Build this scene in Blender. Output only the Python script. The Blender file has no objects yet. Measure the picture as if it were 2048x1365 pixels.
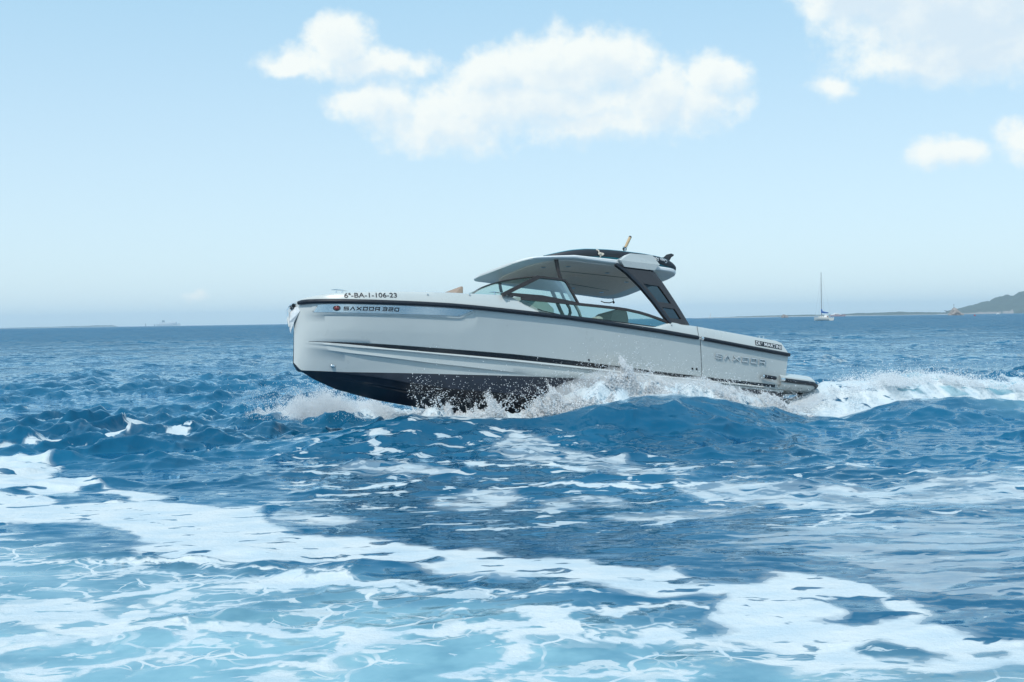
import bpy, bmesh, math, random
import numpy as np
from mathutils import Vector, Matrix
random.seed(7); RNG = np.random.default_rng(7)
R_ = math.radians

# ------------------------------------------------------------------ camera, world, sun, exposure
scene = bpy.context.scene
COL = scene.collection
CAM_H = 1.85
FOC = 2450.0            # focal length in units of a 2048 wide sensor
ROLL = math.atan(31 / 2048)
PITCH = math.atan(41 * math.cos(ROLL) / FOC)
cam_data = bpy.data.cameras.new('camera'); cam = bpy.data.objects.new('camera', cam_data); COL.objects.link(cam)
cam_data.sensor_width = 36; cam_data.lens = FOC * 36 / 2048
cam_data.clip_start = 0.1; cam_data.clip_end = 60000
f = Vector((0, math.cos(PITCH), -math.sin(PITCH))); r0 = Vector((1, 0, 0)); u0 = r0.cross(f)
rr = math.cos(ROLL) * r0 - math.sin(ROLL) * u0; uu = math.sin(ROLL) * r0 + math.cos(ROLL) * u0
mw = Matrix((rr, uu, -f)).transposed().to_4x4(); mw.translation = (0, 0, CAM_H)
cam.matrix_world = mw
scene.camera = cam
scene.view_settings.view_transform = 'Standard'; scene.view_settings.look = 'None'
scene.view_settings.exposure = 0.27; scene.view_settings.gamma = 1
scene.cycles.use_denoising = True
scene.cycles.max_bounces = 8; scene.cycles.transparent_max_bounces = 24
scene.cycles.volume_bounces = 3; scene.cycles.caustics_reflective = False; scene.cycles.caustics_refractive = False

SUN_AZ = R_(207)        # compass-like angle of the sun, measured from +Y towards +X
SUN_EL = R_(52)
sun_dir = Vector((math.sin(SUN_AZ) * math.cos(SUN_EL), math.cos(SUN_AZ) * math.cos(SUN_EL), math.sin(SUN_EL)))
sl = bpy.data.lights.new('sun', 'SUN'); sl.energy = 2.4; sl.angle = R_(0.6); sl.color = (1, 0.96, 0.9)
so = bpy.data.objects.new('sun', sl); COL.objects.link(so)
so.rotation_euler = sun_dir.to_track_quat('Z', 'Y').to_euler()

class NT:
    """small helper for wiring nodes"""
    def __init__(s, tree): s.t = tree; s.n = tree.nodes; s.l = tree.links
    def add(s, typ, **kw):
        n = s.n.new(typ)
        for k, v in kw.items(): setattr(n, k, v)
        return n
    def put(s, sock, v):
        if isinstance(v, bpy.types.NodeSocket): s.l.new(v, sock)
        elif v is not None:
            if isinstance(v, (tuple, list)) and len(v) == 3 and sock.type == 'RGBA': v = (*v, 1)
            sock.default_value = v
    def m(s, op, a, b=None, c=None, clamp=False):
        n = s.add('ShaderNodeMath', operation=op, use_clamp=clamp)
        for i, v in enumerate((a, b, c)):
            if v is not None: s.put(n.inputs[i], v)
        return n.outputs[0]
    def vm(s, op, a, b=None, sc=None):
        n = s.add('ShaderNodeVectorMath', operation=op)
        s.put(n.inputs[0], a)
        if b is not None: s.put(n.inputs[1], b)
        if sc is not None: s.put(n.inputs['Scale'], sc)
        return n.outputs[1] if op in ('LENGTH', 'DOT_PRODUCT') else n.outputs[0]
    def ss(s, x, a, b, lo=0.0, hi=1.0):
        n = s.add('ShaderNodeMapRange', interpolation_type='SMOOTHSTEP')
        for i, v in enumerate((x, a, b, lo, hi)): s.put(n.inputs[i], v)
        return n.outputs[0]
    def noise(s, vec, scale, detail=3, rough=0.5, dist=0.0):
        n = s.add('ShaderNodeTexNoise'); s.put(n.inputs['Vector'], vec)
        n.inputs['Scale'].default_value = scale; n.inputs['Detail'].default_value = detail
        n.inputs['Roughness'].default_value = rough; n.inputs['Distortion'].default_value = dist
        return n
    def mix(s, fac, a, b):
        n = s.add('ShaderNodeMix', data_type='RGBA'); s.put(n.inputs[0], fac)
        s.put(n.inputs[6], a); s.put(n.inputs[7], b); return n.outputs[2]

def build_world():
    w = bpy.data.worlds.new('World'); scene.world = w; w.use_nodes = True
    T = NT(w.node_tree); T.n.clear()
    out = T.add('ShaderNodeOutputWorld'); bg = T.add('ShaderNodeBackground')
    sky = T.add('ShaderNodeTexSky', sky_type='NISHITA', sun_disc=False)
    sky.sun_elevation = SUN_EL; sky.sun_rotation = SUN_AZ
    sky.air_density = 1.0; sky.dust_density = 0.6; sky.ozone_density = 3.0; sky.altitude = 0
    tc = T.add('ShaderNodeTexCoord'); d = tc.outputs['Generated']
    sep = T.add('ShaderNodeSeparateXYZ'); T.put(sep.inputs[0], d)
    az = T.m('ARCTAN2', sep.outputs[0], sep.outputs[1])
    el = T.m('ARCSINE', sep.outputs[2])
    comb = T.add('ShaderNodeCombineXYZ'); T.put(comb.inputs[0], az); T.put(comb.inputs[1], el)
    ae = comb.outputs[0]
    warp = T.noise(ae, 22.0, 4, 0.55)
    wv = T.vm('SCALE', T.vm('SUBTRACT', warp.outputs['Color'], (0.5, 0.5, 0.5)), sc=0.030)
    p = T.vm('ADD', ae, wv)
    # puffs of cloud: azimuth, elevation, half width, half height (radians), strength
    PX = lambda x, y, rx, ry, k=1.0: ((x - 1024) / FOC, (640 - y) / FOC, rx / FOC, ry / FOC, k)
    puffs = [PX(690, 105, 75, 70), PX(720, 135, 190, 38, .8), PX(600, 140, 70, 22, .75),
             PX(1130, 150, 150, 85, 1.1), PX(1210, 140, 130, 75, 1.0), PX(1000, 160, 110, 60), PX(1060, 215, 330, 62, .95),
             PX(900, 250, 170, 65, .8), PX(760, 210, 110, 60, .85), PX(1310, 200, 110, 80, .95), PX(1440, 175, 70, 62, .9),
             PX(1400, 225, 110, 60, .85), PX(1180, 250, 250, 45, .7),
             PX(1730, 25, 160, 80, 1.3), PX(1880, 60, 270, 125, 1.4), PX(1960, 150, 310, 80, 1.2), PX(1830, 170, 190, 52, .8),
             PX(1655, 207, 50, 26, .55), PX(1865, 338, 75, 38, .8), PX(2025, 325, 80, 42, .8), PX(2060, 60, 240, 130, 1.2),
             PX(405, 583, 26, 13, .42)]
    def density(pp, base):
        dn = None
        for a, e, ra, re, k in puffs:
            q = T.vm('MULTIPLY', T.vm('SUBTRACT', pp, (a, e, 0)), (1 / ra, 1 / re, 0))
            g = T.m('MULTIPLY', T.m('SUBTRACT', 1.0, T.vm('LENGTH', q)), k)
            dn = g if dn is None else T.m('SMOOTH_MAX', dn, g, 0.12)
        n2 = T.noise(base, 60.0, 7, 0.60); n3 = T.noise(base, 14.0, 3, 0.5)
        dn = T.m('ADD', dn, T.m('MULTIPLY', T.m('SUBTRACT', n2.outputs['Fac'], 0.5), 0.80))
        return T.m('ADD', dn, T.m('MULTIPLY', T.m('SUBTRACT', n3.outputs['Fac'], 0.5), 0.35))
    dens = density(p, ae)
    up = (-0.007, 0.012, 0)
    dens2 = density(T.vm('ADD', p, up), T.vm('ADD', ae, up))     # how much cloud lies towards the sun
    core = T.ss(dens2, 0.12, 0.85)
    cov = T.ss(dens, -0.12, T.m('ADD', 0.42, T.m('MULTIPLY', core, 0.38)))
    # cloud bank away from the view, seen only in reflections
    far = T.noise(d, 3.2, 6, 0.55)
    away = T.ss(sep.outputs[1], 0.80, 0.55)
    cov2 = T.m('MULTIPLY', T.m('MULTIPLY', T.ss(far.outputs['Fac'], 0.50, 0.68), away), 0.8)
    cov = T.m('MAXIMUM', cov, cov2)
    cov = T.m('MULTIPLY', cov, T.ss(el, 0.005, 0.03))
    # lit tops are warm white, thick bases a cooler grey
    n4 = T.noise(ae, 26.0, 5, 0.6)
    core = T.m('MULTIPLY', core, T.ss(n4.outputs['Fac'], 0.34, 0.60, .55, 1.0))
    core = T.m('MULTIPLY', core, T.ss(az, 0.05, 0.34, 0.70, 1.0))
    ccol = T.mix(core, (5.9, 6.1, 5.85), (4.30, 5.05, 5.6))
    skyc = T.mix(1.0, sky.outputs[0], sky.outputs[0])
    tint = T.add('ShaderNodeMix', data_type='RGBA', blend_type='MULTIPLY'); tint.inputs[0].default_value = 1
    T.put(tint.inputs[6], skyc); tint.inputs[7].default_value = (0.86, 1.0, 1.04, 1)
    veil = T.mix(T.ss(el, -0.02, 0.40), (4.45, 5.35, 5.85), (2.30, 4.15, 5.40))
    base = T.mix(0.78, tint.outputs[2], veil)
    base = T.mix(T.ss(el, -0.004, -0.03), base, (0.55, 1.35, 2.1))
    col = T.mix(T.m('MULTIPLY', cov, 0.90), base, ccol)
    T.put(bg.inputs[0], col); bg.inputs[1].default_value = 0.14
    T.l.new(bg.outputs[0], out.inputs[0])
build_world()

# ------------------------------------------------------------------ tags and mesh helpers
def tag(o, label=None, cat=None, group=None, kind=None):
    if label: o['label'] = label
    if cat: o['category'] = cat
    if group: o['group'] = group
    if kind: o['kind'] = kind
    return o
def empty(name, loc=(0, 0, 0), rot=None):
    o = bpy.data.objects.new(name, None); COL.objects.link(o); o.location = loc; o.empty_display_size = 0.3
    if rot: o.rotation_euler = rot
    return o
def obj_np(name, V, F, mat, parent=None, smooth=False, angle=None):
    me = bpy.data.meshes.new(name)
    me.from_pydata([tuple(map(float, v)) for v in V], [], [tuple(map(int, q)) for q in F]); me.validate()
    me.update()
    o = bpy.data.objects.new(name, me); COL.objects.link(o)
    for m_ in (mat if isinstance(mat, (list, tuple)) else [mat]): me.materials.append(m_)
    if smooth:
        me.shade_smooth()
        if angle: me.set_sharp_from_angle(angle=R_(angle))
    if parent: o.parent = parent
    return o
class MB:
    """collects shapes and links them as one mesh"""
    def __init__(s): s.V = []; s.F = []; s.mi = []
    def raw(s, V, F, mi=0):
        k = len(s.V); s.V += [tuple(v) for v in V]; s.F += [tuple(i + k for i in q) for q in F]; s.mi += [mi] * len(F); return s
    def box(s, c, size, mi=0, rot=None, bev=0.0):
        x, y, z = (v / 2 for v in size)
        if bev:
            bm = bmesh.new(); bmesh.ops.create_cube(bm, size=1)
            for v in bm.verts: v.co = Vector((v.co.x * size[0], v.co.y * size[1], v.co.z * size[2]))
            bmesh.ops.bevel(bm, geom=bm.edges[:], offset=bev, segments=3, affect='EDGES', profile=0.6)
            bm.verts.index_update(); V = [v.co.copy() for v in bm.verts]; F = [[v.index for v in q.verts] for q in bm.faces]; bm.free()
        else:
            V = [Vector(p) for p in ((-x, -y, -z), (x, -y, -z), (x, y, -z), (-x, y, -z), (-x, -y, z), (x, -y, z), (x, y, z), (-x, y, z))]
            F = [(0, 3, 2, 1), (4, 5, 6, 7), (0, 1, 5, 4), (1, 2, 6, 5), (2, 3, 7, 6), (3, 0, 4, 7)]
        M_ = rot if rot is not None else Matrix.Identity(3)
        return s.raw([M_ @ v + Vector(c) for v in V], F, mi)
    def tube(s, pts, r, seg=12, mi=0, caps=True, closed=False, flat=1.0):
        pts = [Vector(p) for p in pts]; n = len(pts); k = len(s.V); rs = r if isinstance(r, (list, tuple)) else [r] * n
        up = Vector((0, 0, 1)); prev = None
        for i, p in enumerate(pts):
            t = (pts[min(i + 1, n - 1)] - pts[max(i - 1, 0)]).normalized()
            a = up.cross(t)
            if a.length < 0.05: a = Vector((1, 0, 0)).cross(t)
            a.normalize()
            if prev is not None and a.dot(prev) < 0: a = -a
            prev = a; b_ = t.cross(a)
            for j in range(seg):
                an = 2 * math.pi * j / seg
                s.V.append(tuple(p + (a * math.cos(an) * flat + b_ * math.sin(an)) * rs[i]))
        for i in range(n - 1):
            for j in range(seg):
                s.F.append((k + i * seg + j, k + i * seg + (j + 1) % seg, k + (i + 1) * seg + (j + 1) % seg, k + (i + 1) * seg + j)); s.mi.append(mi)
        if caps:
            s.F.append(tuple(k + j for j in reversed(range(seg)))); s.mi.append(mi)
            s.F.append(tuple(k + (n - 1) * seg + j for j in range(seg))); s.mi.append(mi)
        return s
    def prism(s, poly, vec, mi=0):
        """extrude a closed polygon of 3d points along vec"""
        n = len(poly); vec = Vector(vec); P = [Vector(p) for p in poly]
        V = P + [p + vec for p in P]
        F = [tuple(reversed(range(n))), tuple(range(n, 2 * n))] + [(i, (i + 1) % n, n + (i + 1) % n, n + i) for i in range(n)]
        return s.raw(V, F, mi)
    def ball(s, c, r, mi=0, seg=12, rings=8, sc=(1, 1, 1)):
        V = []; F = []
        for i in range(rings + 1):
            th = math.pi * i / rings
            for j in range(seg):
                ph = 2 * math.pi * j / seg
                V.append((c[0] + r * sc[0] * math.sin(th) * math.cos(ph), c[1] + r * sc[1] * math.sin(th) * math.sin(ph), c[2] + r * sc[2] * math.cos(th)))
        for i in range(rings):
            for j in range(seg):
                F.append((i * seg + j, (i + 1) * seg + j, (i + 1) * seg + (j + 1) % seg, i * seg + (j + 1) % seg))
        return s.raw(V, F, mi)
    def build(s, name, mat, parent=None, smooth=True, angle=40, bevel=0.0):
        me = bpy.data.meshes.new(name)
        me.from_pydata([tuple(v) for v in s.V], [], s.F)
        for m_ in (mat if isinstance(mat, (list, tuple)) else [mat]): me.materials.append(m_)
        me.polygons.foreach_set('material_index', s.mi)
        bm = bmesh.new(); bm.from_mesh(me); bmesh.ops.remove_doubles(bm, verts=bm.verts, dist=1e-5)
        bmesh.ops.recalc_face_normals(bm, faces=bm.faces)
        if bevel:
            ed = [e for e in bm.edges if len(e.link_faces) == 2 and e.calc_face_angle(0) > R_(35)]
            bmesh.ops.bevel(bm, geom=ed, offset=bevel, segments=2, affect='EDGES', profile=0.6, clamp_overlap=True)
        bm.to_mesh(me); bm.free(); me.update()
        if smooth: me.shade_smooth(); me.set_sharp_from_angle(angle=R_(angle))
        o = bpy.data.objects.new(name, me); COL.objects.link(o)
        if parent: o.parent = parent
        return o

# ------------------------------------------------------------------ materials
def mat(name, col, rough=0.5, metal=0.0, coat=0.0, spec=0.5, noise=None, bump=None, emit=None, trans=None, coat_rough=0.05):
    m_ = bpy.data.materials.new(name); m_.use_nodes = True; T = NT(m_.node_tree)
    b = T.n['Principled BSDF']
    b.inputs['Base Color'].default_value = (*col, 1); b.inputs['Roughness'].default_value = rough
    b.inputs['Metallic'].default_value = metal; b.inputs['Coat Weight'].default_value = coat
    b.inputs['Coat Roughness'].default_value = coat_rough
    b.inputs['Specular IOR Level'].default_value = spec
    tc = T.add('ShaderNodeTexCoord')
    if noise:
        sc, amt = noise
        n = T.noise(tc.outputs['Object'], sc, 5, 0.6)
        k = T.ss(n.outputs['Fac'], 0.3, 0.7, 1 - amt, 1 + amt)
        mx = T.vm('SCALE', tuple(col), sc=k); T.put(b.inputs['Base Color'], mx)
        T.put(b.inputs['Roughness'], T.m('MULTIPLY', T.ss(n.outputs['Fac'], 0.3, 0.7, 0.85, 1.2), rough))
    if bump:
        n = T.noise(tc.outputs['Object'], bump[0], 4, 0.6)
        bp = T.add('ShaderNodeBump'); bp.inputs['Strength'].default_value = bump[1]; bp.inputs['Distance'].default_value = 0.01
        T.put(bp.inputs['Height'], n.outputs['Fac']); T.put(b.inputs['Normal'], bp.outputs[0])
    return m_
def glass(name, tint, refl=1.0, rough=0.0):
    m_ = bpy.data.materials.new(name); m_.use_nodes = True; T = NT(m_.node_tree); T.n.clear()
    o = T.add('ShaderNodeOutputMaterial'); tr = T.add('ShaderNodeBsdfTransparent'); gl = T.add('ShaderNodeBsdfGlossy')
    tr.inputs[0].default_value = (*tint, 1); gl.inputs['Roughness'].default_value = rough
    fr = T.add('ShaderNodeFresnel'); fr.inputs[0].default_value = 1.5
    mx = T.add('ShaderNodeMixShader'); T.put(mx.inputs[0], T.m('MULTIPLY', fr.outputs[0], refl, clamp=True))
    T.l.new(tr.outputs[0], mx.inputs[1]); T.l.new(gl.outputs[0], mx.inputs[2]); T.l.new(mx.outputs[0], o.inputs[0]); return m_
Mt = dict(
    gel=mat('grey_gelcoat', (0.535, 0.57, 0.56), 0.30, coat=0.7, noise=(1.1, 0.02)),
    gel_in=mat('pale_liner_gelcoat', (0.55, 0.58, 0.57), 0.45, coat=0.2),
    anti=mat('antifouling_paint', (0.010, 0.013, 0.024), 0.42, coat=0.3, noise=(5, 0.25), bump=(30, 0.1)),
    black=mat('black_stripe_paint', (0.012, 0.011, 0.013), 0.25, coat=0.5),
    rubber=mat('black_rubber', (0.016, 0.021, 0.030), 0.42, noise=(40, 0.25), spec=0.35),
    steel=mat('polished_steel', (0.80, 0.80, 0.80), 0.10, metal=1.0, noise=(8, 0.03)),
    plate=mat('mirror_plate', (0.95, 0.91, 0.87), 0.22, metal=1.0),
    roofw=mat('white_roof_gelcoat', (0.72, 0.75, 0.75), 0.45, coat=0.25),
    ceil=mat('ceiling_fabric', (0.78, 0.72, 0.68), 0.95, spec=0.1, noise=(20, 0.04)),
    frame=mat('dark_bronze_aluminium', (0.040, 0.033, 0.032), 0.35, metal=0.3, noise=(14, 0.1)),
    dark=mat('dark_grey_plastic', (0.025, 0.028, 0.032), 0.5, noise=(15, 0.1)),
    smoke=mat('smoked_panel', (0.032, 0.025, 0.025), 0.12, coat=0.35),
    smokeg=glass('smoked_glass', (0.06, 0.09, 0.11), 1.1),
    glassg=glass('green_tinted_glass', (0.62, 0.80, 0.76), 0.45),
    cushion=mat('light_grey_cushion', (0.42, 0.42, 0.38), 0.85, noise=(60, 0.06), bump=(300, 0.2)),
    tan=mat('tan_cushion', (0.33, 0.25, 0.20), 0.85, noise=(60, 0.08), bump=(300, 0.2)),
    navy=mat('navy_cushion', (0.03, 0.05, 0.10), 0.8, noise=(40, 0.1)),
    teak=mat('grey_deck_planking', (0.24, 0.20, 0.16), 0.7, noise=(9, 0.15)),
    red=mat('red_lamp', (0.16, 0.012, 0.012), 0.15, coat=1.0),
    white=mat('white_paint', (0.78, 0.78, 0.76), 0.4, coat=0.3, noise=(12, 0.05)),
    letter=mat('black_lettering', (0.015, 0.015, 0.02), 0.5),
    wletter=mat('white_lettering', (0.75, 0.77, 0.78), 0.5),
    midgrey=mat('grey_painted_tube', (0.27, 0.30, 0.29), 0.5),
    emblem=mat('satin_emblem_metal', (0.62, 0.64, 0.65), 0.3, metal=0.8),
    galv=mat('bright_galvanised', (0.74, 0.75, 0.75), 0.35, metal=0.35, noise=(20, .06)),
    board=mat('board_rail_rubber', (0.020, 0.026, 0.036), 0.55, bump=(60, 0.1)),
    teal=mat('teal_board_skin', (0.02, 0.22, 0.30), 0.45),
    rope=mat('cream_rope', (0.66, 0.60, 0.52), 0.9, bump=(400, 0.8)),
    cork=mat('cork', (0.52, 0.37, 0.22), 0.85, noise=(120, 0.3), bump=(200, 0.4)),
)
# ------------------------------------------------------------------ the motor boat (x forward, y to port, z up)
BOAT_T = Vector((4.973, 23.687, -0.102))
def boat_matrix():
    yaw, pit, heel = R_(29.0), R_(5.2), R_(8.0)
    fw = np.array([-math.cos(yaw), -math.sin(yaw), 0]); up = np.array([0, 0, 1.]); pt = np.cross(up, fw)
    fw2 = math.cos(pit) * fw + math.sin(pit) * up; up2 = -math.sin(pit) * fw + math.cos(pit) * up
    pt3 = math.cos(heel) * pt + math.sin(heel) * up2; up3 = -math.sin(heel) * pt + math.cos(heel) * up2
    m = Matrix([list(map(float, r)) for r in np.stack([fw2, pt3, up3], 1)]).to_4x4(); m.translation = BOAT_T
    return m
BM = boat_matrix()
boat = empty('motor_boat'); boat.matrix_world = BM
tag(boat, 'light grey motor boat with hardtop, rising bow first out of white spray', 'motor boat')
LB = 9.64
tB = [0, .02, .06, .15, .3, .6, 1, 1.6, 2.4, 3.4, 4.6, 6, 8.9, 9.64]; vB = [0, .13, .24, .38, .54, .74, .92, 1.1, 1.25, 1.37, 1.44, 1.475, 1.46, 1.46]
tb = [0, .1, .3, .8, 1.5, 2.5, 3.5, 4.5, 6, 8.9, 9.64]; vb = [.02, .07, .16, .36, .61, .88, 1.08, 1.2, 1.28, 1.30, 1.30]
def smooth_tab(t, v):
    """smooth the table in the square root of the distance from the stem, so that the nose stays round and has no kinks"""
    u = np.linspace(0, math.sqrt(9.64), 1500); y = np.interp(u * u, t, v)
    for w in (121, 91): y = np.convolve(np.pad(y, w // 2, mode='reflect', reflect_type='odd'), np.ones(w) / w, 'valid')
    y[0] = v[0]; return u * u, np.maximum(y, 0)
TBs = smooth_tab(tB, vB); tbs = smooth_tab(tb, vb)
hB = lambda x: float(np.interp(LB - x, *TBs)); hb = lambda x: float(np.interp(LB - x, *tbs))
RAIL = [(9.642, 1.366), (9.628, 1.395), (9.6, 1.402), (9.456, 1.397), (9.349, 1.39), (9.142, 1.385), (8.913, 1.379), (8.439, 1.376), (7.941, 1.375), (7.51, 1.374), (7.103, 1.364), (6.354, 1.338), (5.556, 1.312), (5.053, 1.288), (4.436, 1.253), (3.661, 1.211), (2.828, 1.153), (1.997, 1.086), (0.8, 0.991)]
TOP = [(9.637, 1.428), (9.606, 1.463), (9.452, 1.495), (9.233, 1.524), (9.001, 1.536), (8.79, 1.548), (8.274, 1.57), (7.65, 1.591), (6.992, 1.605), (6.519, 1.618), (6.353, 1.55), (6.187, 1.46), (6.0, 1.399), (5.608, 1.350), (4.861, 1.325), (3.812, 1.285), (3.70, 1.292), (3.333, 1.409), (3.154, 1.378), (2.827, 1.371), (2.205, 1.328), (1.635, 1.289), (0.935, 1.239), (0.862, 1.188), (0.779, 1.034)]
def itp(tab): a = np.array(sorted(tab)); return lambda x: float(np.interp(x, a[:, 0], a[:, 1]))
zrail = itp(RAIL); ztop = itp(TOP)
zST = itp([(9.51, .795), (8.917, .775), (8.332, .752), (7.715, .727), (6.315, .678), (4.925, .61), (3.667, .537), (2.6, .50), (0.979, .446)])
zSB = itp([(9.51, .793), (8.914, .749), (8.323, .70), (7.705, .665), (6.302, .603), (4.916, .538), (3.661, .483), (2.6, .455), (0.97, .402)])
zK2 = itp([(9.6, .774), (8.907, .704), (7.382, .62), (5.268, .517), (3.66, .455), (2.6, .43), (.97, .375)])
zK3 = itp([(9.56, .701), (8.892, .615), (7.67, .497), (5.928, .373), (5.3, .34), (.8, .3)])
zAN = itp([(9.64, .478), (9.615, .44), (9.59, .408), (9.56, .375), (9.53, .355), (8.9, .336), (7.3, .338), (5.3, .352), (2.3, .365), (.8, .329)])
zKEEL = itp([(9.64, .48), (9.59, .41), (9.53, .36), (9.31, .24), (8.94, .10), (8.57, .02), (8.19, -.05), (7.6, -.12), (7.0, -.2), (6, -.3), (4, -.42), (.75, -.5)])
zCH = itp([(9.64, .47), (9.5, .36), (9.05, .325), (8.46, .27), (7.9, .185), (7.3, .113), (6, .04), (4, -.05), (.75, -.08)])
def ys(x, z):
    """half breadth of the topsides at height z"""
    zr = zrail(x); u = (z - .35) / (zr - .35)
    if u > 1: return hB(x) - 0.22 * (z - zr)
    return hb(x) + (hB(x) - hb(x)) * max(u, 0) ** .85
def fade(x, a, b_): return min(1, max(0, (a - x) / (a - b_)))
def side_profile(x):
    zr, st, sb, k2, k3, an = zrail(x), zST(x), zSB(x), zK2(x), zK3(x), zAN(x)
    g = fade(x, 9.55, 8.6)
    k2 = min(k2, sb - .008); k3 = max(min(k3, k2 - .03), an + .004); g3 = g * fade(-x, -5.9, -6.9); po = 1.176 if x > 7.31 else 1.176 + (7.31 - x) * .56
    pa = fade(9.6 - x, 0, -.3) if x > 9.3 else 1.0
    pa = fade(x, 9.6, 9.3) * (1 if x > 7.05 else 0)
    P = [(zr, 0), (zr - .03, 0)]
    if po < zr - .05:
        P += [((zr - .03 + po + .012) / 2, .0), (po + .012, .0), (po, -.018 * pa), (po - .10, -.012 * pa), (po - .2, -.0)]
    else:
        P += [(zr - .05, 0), (zr - .07, 0), (zr - .09, 0), (zr - .15, 0), (zr - .2, 0)]
    m1 = P[-1][0]
    for q in (.25, .5, .75): P.append((m1 + (st + .01 - m1) * q, 0))
    P += [(st + .006, 0), (st, -.012 * g), (sb, -.010 * g), (sb - .006, .008 * g), (k2 + .002, .024 * g), (k2 - .008, -.020 * g),
          ((k2 + k3) / 2, -.008 * g3), (k3 + .003, .012 * g3), (k3 - .008, -.026 * g3), ((k3 + an) / 2, -.018 * g3), (an, -.004 * g)]
    out = []; zp = 9
    for z, o in P:
        if z <= an: z, o = an, -.004 * g
        z = min(z, zp - .0008); zp = z
        out.append((z, o))
    return out
XS = np.concatenate([np.linspace(LB, 9.3, 14), np.linspace(9.27, 7.4, 40), np.linspace(7.36, 6.9, 16), np.linspace(6.85, .8, 60)])
def skin(rows, mirror=True):
    V = []; F = []; n = len(rows[0])
    for s in ((1, -1) if mirror else (1,)):
        k = len(V)
        for row in rows: V += [(x, s * y, z) for x, y, z in row]
        for i in range(len(rows) - 1):
            for j in range(n - 1):
                q = (k + i * n + j, k + i * n + j + 1, k + (i + 1) * n + j + 1, k + (i + 1) * n + j)
                F.append(q if s > 0 else q[::-1])
    return V, F
# topsides with moulded pocket, stripe recess and spray strakes; gunwale above the rail; transom
rows = []
for x in XS:
    zr, zt = zrail(x), ztop(x)
    base = hB(x)
    yt = ys(x, zt); inn = min(.16 if not 5.85 < x < 6.6 else .05, base * .9)
    row = [(x, max(0, yt - inn), zt - .10), (x, max(0, yt - inn), zt + .002), (x, max(0, yt - inn * .6), zt + .006), (x, max(0, yt - .03 * min(1, base / .2)), zt + .001), (x, max(0, yt - .008 * min(1, base / .2)), zt - .01)]
    for q in (.15, .4, .7): row.append((x, ys(x, zt + (zr - zt) * q), zt + (zr - zt) * q - (.02 * (1 - q) if q == .15 else 0)))
    for z, o in side_profile(x): row.append((x, max(0, ys(x, z) + o), z))
    rows.append(row)
V, F = skin(rows)
m = MB(); m.raw(V, F)
last = rows[-1]
tr_ = [(x, y, z) for x, y, z in last[1:]]; tr_ += [(.8, -y, z) for x, y, z in reversed(last[1:])]
m.raw(tr_, [tuple(range(len(tr_)))])
hull = m.build('hull', Mt['gel'], boat, angle=42)
# dark bottom
rows = []
for x in XS:
    an = zAN(x); y0 = max(0, ys(x, an) - .004 * fade(x, 9.55, 8.6)); kz = zKEEL(x); ch = min(zCH(x), an - .002); yc = y0 * .955
    kz = min(kz, ch - .001); g = fade(x, 9.3, 8.2)
    row = [(x, y0, an), (x, y0 * .985, (an + ch) / 2), (x, yc, ch), (x, yc * .93, ch - .004)]
    for q in (.75, .60):
        row.append((x, yc * (q + .02), kz + (ch - .02 * g - kz) * (q + .02) ** .9)); row.append((x, yc * q, kz + (ch - kz) * q ** .9 - .03 * g))
    row += [(x, yc * .3, kz + (ch - kz) * .3 ** .95), (x, yc * .08, kz + (ch - kz) * .05), (x, 0, kz)]
    rows.append(row)
V, F = skin(rows); m = MB(); m.raw(V, F)
last = rows[-1]; tr_ = list(last) + [(x, -y, z) for x, y, z in reversed(last[:-1])]
m.raw(tr_, [tuple(range(len(tr_)))])
m.build('hull_bottom', Mt['anti'], boat, angle=24)
# black stripe between the topsides and the first strake
for s in (1, -1):
    m = MB(); P = []; Q = []
    xs = [x for x in XS if .95 < x < 9.5]
    for x in xs:
        a, b_ = zST(x), zSB(x); g = fade(x, 9.55, 8.6)
        P.append((x, s * (ys(x, a) - .012 * g + .005), a + .0)); Q.append((x, s * (ys(x, b_) - .010 * g + .005), b_ - .001))
    k = len(P); m.raw(P + Q, [(i, i + 1, k + i + 1, k + i) for i in range(k - 1)])
    m.build('hull_stripe', Mt['black'], boat)
# rub rail
def rail_pts(x0, x1, n, s=1, dz=0): return [(x, s * (hB(x) + .018), zrail(x) + dz) for x in np.linspace(x0, x1, n)]
nose = [x for x in XS if x > 9.05]
for s in (1, -1):
    pts = [(x + .02 * (x > 9.5), s * (hB(x) + .02 * min(1, hB(x) / .1)), zrail(x)) for x in nose[(1 if s > 0 else 2):]]
    pts += rail_pts(9.0, 2.86, 70, s)
    rub = MB().tube(pts, [.030] + [.036] * (len(pts) - 2) + [.034], 14).build('rub_rail', Mt['rubber'], boat)
    MB().tube([(2.80, s * (hB(2.8) + .018), zrail(2.8)), (2.755, s * (hB(2.76) + .018), zrail(2.76))], .033, 14).build('rail_end_cap', Mt['steel'], boat)
    pts = rail_pts(2.753, .79, 24, s)
    MB().tube(pts, .034, 14).build('rub_rail', Mt['rubber'], boat)
# door seam
for s in (1, -1):
    m = MB()
    sm = [(2.83, z) for z in np.linspace(ztop(2.83) + .004, 1.19, 8)] + [(2.812 - .131 * q, 1.19 - .69 * q) for q in np.linspace(0.03, 1, 12)]
    P = []
    for x, z in sm: P += [(x + .005, s * (ys(x, z) + .003), z), (x - .005, s * (ys(x, z) + .003), z)]
    m.raw(P, [(2 * i, 2 * i + 1, 2 * i + 3, 2 * i + 2) for i in range(len(sm) - 1)]); m.build('door_seam', Mt['dark'], boat)
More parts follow.
